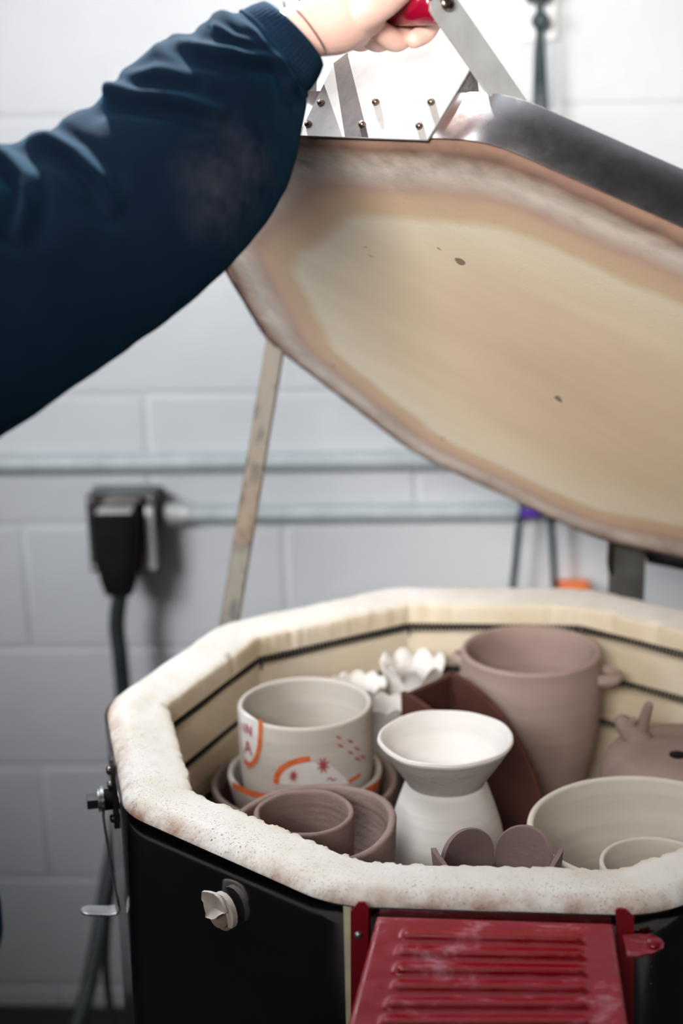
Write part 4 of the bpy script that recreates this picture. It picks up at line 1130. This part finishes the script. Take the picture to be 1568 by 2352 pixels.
def sleeve():
    # (upper outline px, lower outline px, axial depth)
    ST = [((556, 34), (703, 214), 1.098, .46), ((535, 38), (706, 240), 1.096, .50), ((500, 48), (703, 262), 1.094, .50), ((450, 70), (694, 310), 1.088, .48), ((385, 100), (682, 368), 1.08, .45), ((318, 142), (655, 440), 1.07, .42), ((262, 200), (605, 520), 1.06, .40),
          ((190, 262), (545, 592), 1.05, .38), ((110, 300), (470, 668), 1.04, .37), ((25, 338), (375, 742), 1.02, .36), ((-60, 372), (265, 822), 1.0, .36), ((-150, 402), (130, 915), .98, .36), ((-250, 430), (-20, 1020), .96, .36), ((-360, 450), (-180, 1140), .94, .38), ((-480, 470), (-360, 1260), .92, .4)]
    rows = []
    sub = 14
    arr = np.array([[a[0], a[1], b[0], b[1], d, f] for a, b, d, f in ST], float); m = len(arr)
    for i in range(m - 1):
        p0_, p1_, p2_, p3_ = arr[max(i - 1, 0)], arr[i], arr[i + 1], arr[min(i + 2, m - 1)]
        for j in range(sub):
            t = j / sub; rows.append(.5 * ((2 * p1_) + (-p0_ + p2_) * t + (2 * p0_ - 5 * p1_ + 4 * p2_ - p3_) * t * t + (-p0_ + 3 * p1_ - 3 * p2_ + p3_) * t ** 3))
    rows.append(arr[-1]); n = 200; vs = []; fwd = RR[:, 1]
    folds = [  # (s centre, angle centre, width s, width ang, slope, amp)  angle 0 = upper outline, 90 = towards camera, 180 = lower
        (1.6, 25, .42, 45, .010, .010), (2.5, 50, .40, 50, .016, .009), (3.4, 15, .40, 40, .020, -.012), (4.2, 30, .5, 40, .022, .009), (5.7, 10, .45, 38, .020, .010), (6.5, 20, .4, 30, .022, -.010), (7.3, 20, .5, 45, .022, .009),
        (8.6, 20, .45, 55, .018, -.009), (9.4, 35, .5, 60, .022, .012), (10.6, 40, .5, 60, .022, -.012), (11.5, 40, .55, 60, .018, .012), (1.1, 110, .35, 50, -.004, .006), (2.2, 140, .5, 40, -.01, -.006)]
    # hand-placed drag folds (ridge lines measured on the near side of the sleeve): points, width, height
    RG = [([(415, 92), (455, 112), (520, 126), (600, 132), (665, 136)], 15, .0075), ([(500, 72), (540, 92), (600, 104)], 9, .004), ([(232, 216), (290, 214), (350, 222), (430, 236), (500, 258)], 17, .0085), ([(300, 175), (360, 170), (430, 178)], 15, .004),
          ([(70, 318), (130, 332), (185, 362), (235, 412), (262, 470)], 18, .0095), ([(-30, 352), (30, 372), (62, 410), (66, 470), (50, 530)], 19, .0095), ([(-90, 372), (-40, 400), (-12, 450), (-8, 520)], 18, .008), ([(640, 140), (668, 175), (672, 230)], 12, .005), ([(560, 240), (600, 310), (600, 380)], 26, .003)]
    def ridge(pt):
        t = 0
        for P_, w_, A_ in RG:
            best = 1e9; bs = 0; bt = 0; nseg = len(P_) - 1
            for q_ in range(nseg):
                a_ = np.array(P_[q_], float); b_ = np.array(P_[q_ + 1], float); e_ = b_ - a_; L_ = e_ @ e_; u_ = min(1, max(0, (pt - a_) @ e_ / L_)); dd = pt - a_ - e_ * u_; l_ = math.hypot(*dd)
                if l_ < best: best = l_; bs = math.copysign(l_, e_[0] * dd[1] - e_[1] * dd[0]); bt = (q_ + u_) / nseg
            if best > 5 * w_: continue
            k_ = .25 + .75 * math.sin(PI * min(1, max(0, .12 + .8 * bt)))
            t += A_ * k_ * (math.exp(-(bs / w_) ** 2) - .75 * math.exp(-((bs - 2.0 * w_) / (1.1 * w_)) ** 2) - .35 * math.exp(-((bs + 1.8 * w_) / w_) ** 2))
        return t
    for i, rw in enumerate(rows):
        s = i / sub; U = atd(rw[0], rw[1], rw[4]); L = atd(rw[2], rw[3], rw[4]); c = (U + L) / 2; up = (U - L) / 2; R_ = np.linalg.norm(up); uu = up / R_
        for k in range(n):
            a = 2 * PI * k / n; ad = math.degrees(a); 
            if ad > 180: ad -= 360
            dsp = 0
            for (s0, a0, ws, wa, sl, am) in folds:
                q = (s - s0 - sl * (ad - a0)) / ws; w = math.exp(-((ad - a0) / wa) ** 2); dsp += .55 * am * math.exp(-q * q) * w
            fade = min(1, s / 1.0); edge = min(1, abs(math.sin(a)) * 1.6 + .15)
            dsp *= fade * edge
            p = c + uu * math.cos(a) * R_ - fwd * math.sin(a) * R_ * rw[5] * 2 * .93
            nn = uu * math.cos(a) - fwd * math.sin(a)
            if math.sin(a) > .05: dsp += ridge(proj(p)[0]) * min(1, math.sin(a) * 2.2) * min(1, s / .6)
            q = Vector([float(x) for x in p * 16]); dsp += fade * .0035 * mnoise.noise(q) * edge + fade * .0016 * mnoise.noise(q * 2.7)
            vs.append(p + nn * dsp)
    m = len(rows); fs = [(i * n + k, i * n + (k + 1) % n, (i + 1) * n + (k + 1) % n, (i + 1) * n + k) for i in range(m - 1) for k in range(n)] + [tuple((m - 1) * n + k for k in range(n))]
    b = MB(); b.add(vs, fs); SW = pkid(b.build('sweatshirt', 'navy', person, smooth=180))
    # ribbed cuff
    CF = [((556, 30), (701, 213), 1.098), ((566, 24), (714, 200), 1.099), ((580, 17), (727, 182), 1.100), ((594, 12), (737, 163), 1.102), ((604, 9), (742, 148), 1.104), ((606, 12), (741, 143), 1.104), ((603, 18), (734, 146), 1.104), ((592, 28), (718, 160), 1.102)]
    vs = []; n = 240; m = len(CF)
    for i, (a_, b_, d) in enumerate(CF):
        U = atd(*a_, d); L = atd(*b_, d); c = (U + L) / 2; up = (U - L) / 2; R_ = np.linalg.norm(up); uu = up / R_
        for k in range(n):
            a = 2 * PI * k / n; rib = 1 + (.010 * math.cos(k / n * 2 * PI * 60) if i < 5 else 0)
            # opening is tilted: the near side reaches further along the arm
            sh = ray(1, -1) * 0
            vs.append(c + (uu * math.cos(a) * R_ - fwd * math.sin(a) * R_ * .92) * rib)
    b = MB(); b.add(vs, [(i * n + k, i * n + (k + 1) % n, (i + 1) * n + (k + 1) % n, (i + 1) * n + k) for i in range(m - 1) for k in range(n)])
    b.build('cuff', 'navyrib', SW, smooth=180)
    # thin cord bracelet on the wrist
    U = atd(652, 8, 1.106); L = atd(748, 124, 1.106); c = (U + L) / 2; up = (U - L) / 2; R_ = np.linalg.norm(up); uu = up / R_
    b = MB(); b.tube([c + uu * math.cos(a) * R_ * 1.0 - fwd * math.sin(a) * R_ * .98 for a in [2 * PI * k / 80 for k in range(80)]], .00055, 6, closed=True); pkid(b.build('thin_bracelet', 'bolt', person))
    # seam ridge between sleeve and cuff
    U = atd(553, 33, 1.098); L = atd(703, 217, 1.098); c = (U + L) / 2; up = (U - L) / 2; R_ = np.linalg.norm(up); uu = up / R_
    b = MB(); b.tube([c + uu * math.cos(a) * R_ - fwd * math.sin(a) * R_ * .94 for a in [2 * PI * k / 90 for k in range(90)]], .0016, 6, closed=True); b.build('cuff_seam', 'navyrib', SW)
    # lower part of the sweatshirt: trunk just off the left side
    b = MB(); n = 64; vs = []; zs = [.50, .42, .30, .15, 0, -.10, -.17, -.205, -.225, -.24, -.26, -.28]
    R2 = [.10, .16, .185, .19, .185, .19, .2, .205, .205, .2, .192, .19]
    cxp = atd(-8, 2155, 1.0)
    cx0 = cxp[0] - .205; cy0 = cxp[1]
    for z, r_ in zip(zs, R2):
        for k in range(n):
            a = 2 * PI * k / n; w = 1 + .02 * mnoise.noise(Vector((math.cos(a) * 3, math.sin(a) * 3, z * 12)))
            vs.append((cx0 + math.cos(a) * r_ * w, cy0 + math.sin(a) * r_ * .72 * w, z + (cxp[2] + .215)))
    m = len(zs); b.add(vs, [(i * n + k, i * n + (k + 1) % n, (i + 1) * n + (k + 1) % n, (i + 1) * n + k) for i in range(m - 1) for k in range(n)] + [tuple(range(n)), tuple((m - 1) * n + k for k in range(n))])
    b.build('sweatshirt_trunk', 'navy', SW, smooth=180)
sleeve()

# ------------------------------------------------------------------ light and camera
def area(name, loc, target, sx, sy, power, col):
    l = bpy.data.lights.new(name, 'AREA'); l.shape = 'RECTANGLE'; l.size = sx; l.size_y = sy; l.energy = power; l.color = col
    o = bpy.data.objects.new(name, l); COL.objects.link(o); o.location = loc
    o.rotation_euler = (Vector(target) - Vector(loc)).to_track_quat('-Z', 'Y').to_euler(); return o
sun = bpy.data.lights.new('sun', 'SUN'); sun.energy = 23; sun.angle = math.radians(.5); sun.color = (1, .97, .93)
so = bpy.data.objects.new('sun', sun); COL.objects.link(so)
D = LN * -.125 + LT * .637 + LK * -.764
so.rotation_euler = Vector([float(x) for x in D]).to_track_quat('-Z', 'Y').to_euler()
area('ceiling_light', (-.3, .46, 1.42), (-.3, .66, 0), 2.4, .3, 6.5, (.90, .95, 1))
wl = area('lid_fill', (-.42, -1.85, .98), (.0, .0, .62), .7, .35, 6.1, (1, .955, .90)); wl.data.spread = math.radians(50)  # unseen fill added behind the camera to lift the lid underside
sl = area('wall_fill', (-1.45, -.95, .80), (-.15, .88, .22), .6, .6, 5.6, (.95, .97, 1)); sl.data.spread = math.radians(58)  # added fill without a fixture, brightens the wall below the arm
rl = area('overhead_fill', (-.85, -.10, 1.40), (-.25, -.20, 0), .6, .6, 3.0, (.95, .97, 1)); rl.data.spread = math.radians(75)  # fill added overhead to brighten the rim and the sleeve top
w = bpy.data.worlds.new('world'); bpy.context.scene.world = w; w.use_nodes = True; nt = w.node_tree
bg = nt.nodes['Background']; tc = nt.nodes.new('ShaderNodeTexCoord'); sp = nt.nodes.new('ShaderNodeSeparateXYZ'); nt.links.new(tc.outputs['Generated'], sp.inputs[0])
# dim room in front, bright clerestory sky high up behind the block wall
m1 = nt.nodes.new('ShaderNodeMath'); m1.operation = 'MULTIPLY_ADD'; m1.inputs[1].default_value = .3
nt.links.new(sp.outputs[2], m1.inputs[0]); nt.links.new(sp.outputs[1], m1.inputs[2])
hor = ramp(nt, sp.outputs[2], [(.0, (0, 0, 0)), (.25, (1, 1, 1))])
col = ramp(nt, m1.outputs[0], [(.0, (.07, .068, .07)), (.16, (.09, .09, .10)), (.36, (.75, .80, .85)), (.60, (1.5, 1.6, 1.7))])
col = mix(nt, hor, (.006, .005, .005), col)
nt.links.new(col, bg.inputs[0]); bg.inputs[1].default_value = .85

cam = bpy.data.cameras.new('camera'); co = bpy.data.objects.new('camera', cam); COL.objects.link(co)
cam.sensor_fit = 'VERTICAL'; cam.sensor_height = 36; cam.sensor_width = 24; cam.lens = FPX / 2352 * 36
from mathutils import Matrix
right, fw, upv = RR[:, 0], RR[:, 1], RR[:, 2]
mw = Matrix(((right[0], upv[0], -fw[0], CP[0]), (right[1], upv[1], -fw[1], CP[1]), (right[2], upv[2], -fw[2], CP[2]), (0, 0, 0, 1)))
co.matrix_world = mw
cam.dof.use_dof = True; cam.dof.focus_distance = 1.24; cam.dof.aperture_fstop = 3.2
cam.clip_start = .02
bpy.context.scene.camera = co
vs_ = bpy.context.scene.view_settings; vs_.view_transform = 'Standard'; vs_.look = 'None'; vs_.exposure = 0; vs_.gamma = 1

# lift everything so that the floor is at z = 0
for o in list(bpy.data.objects):
    if o.parent is None: o.location.z -= FLOOR
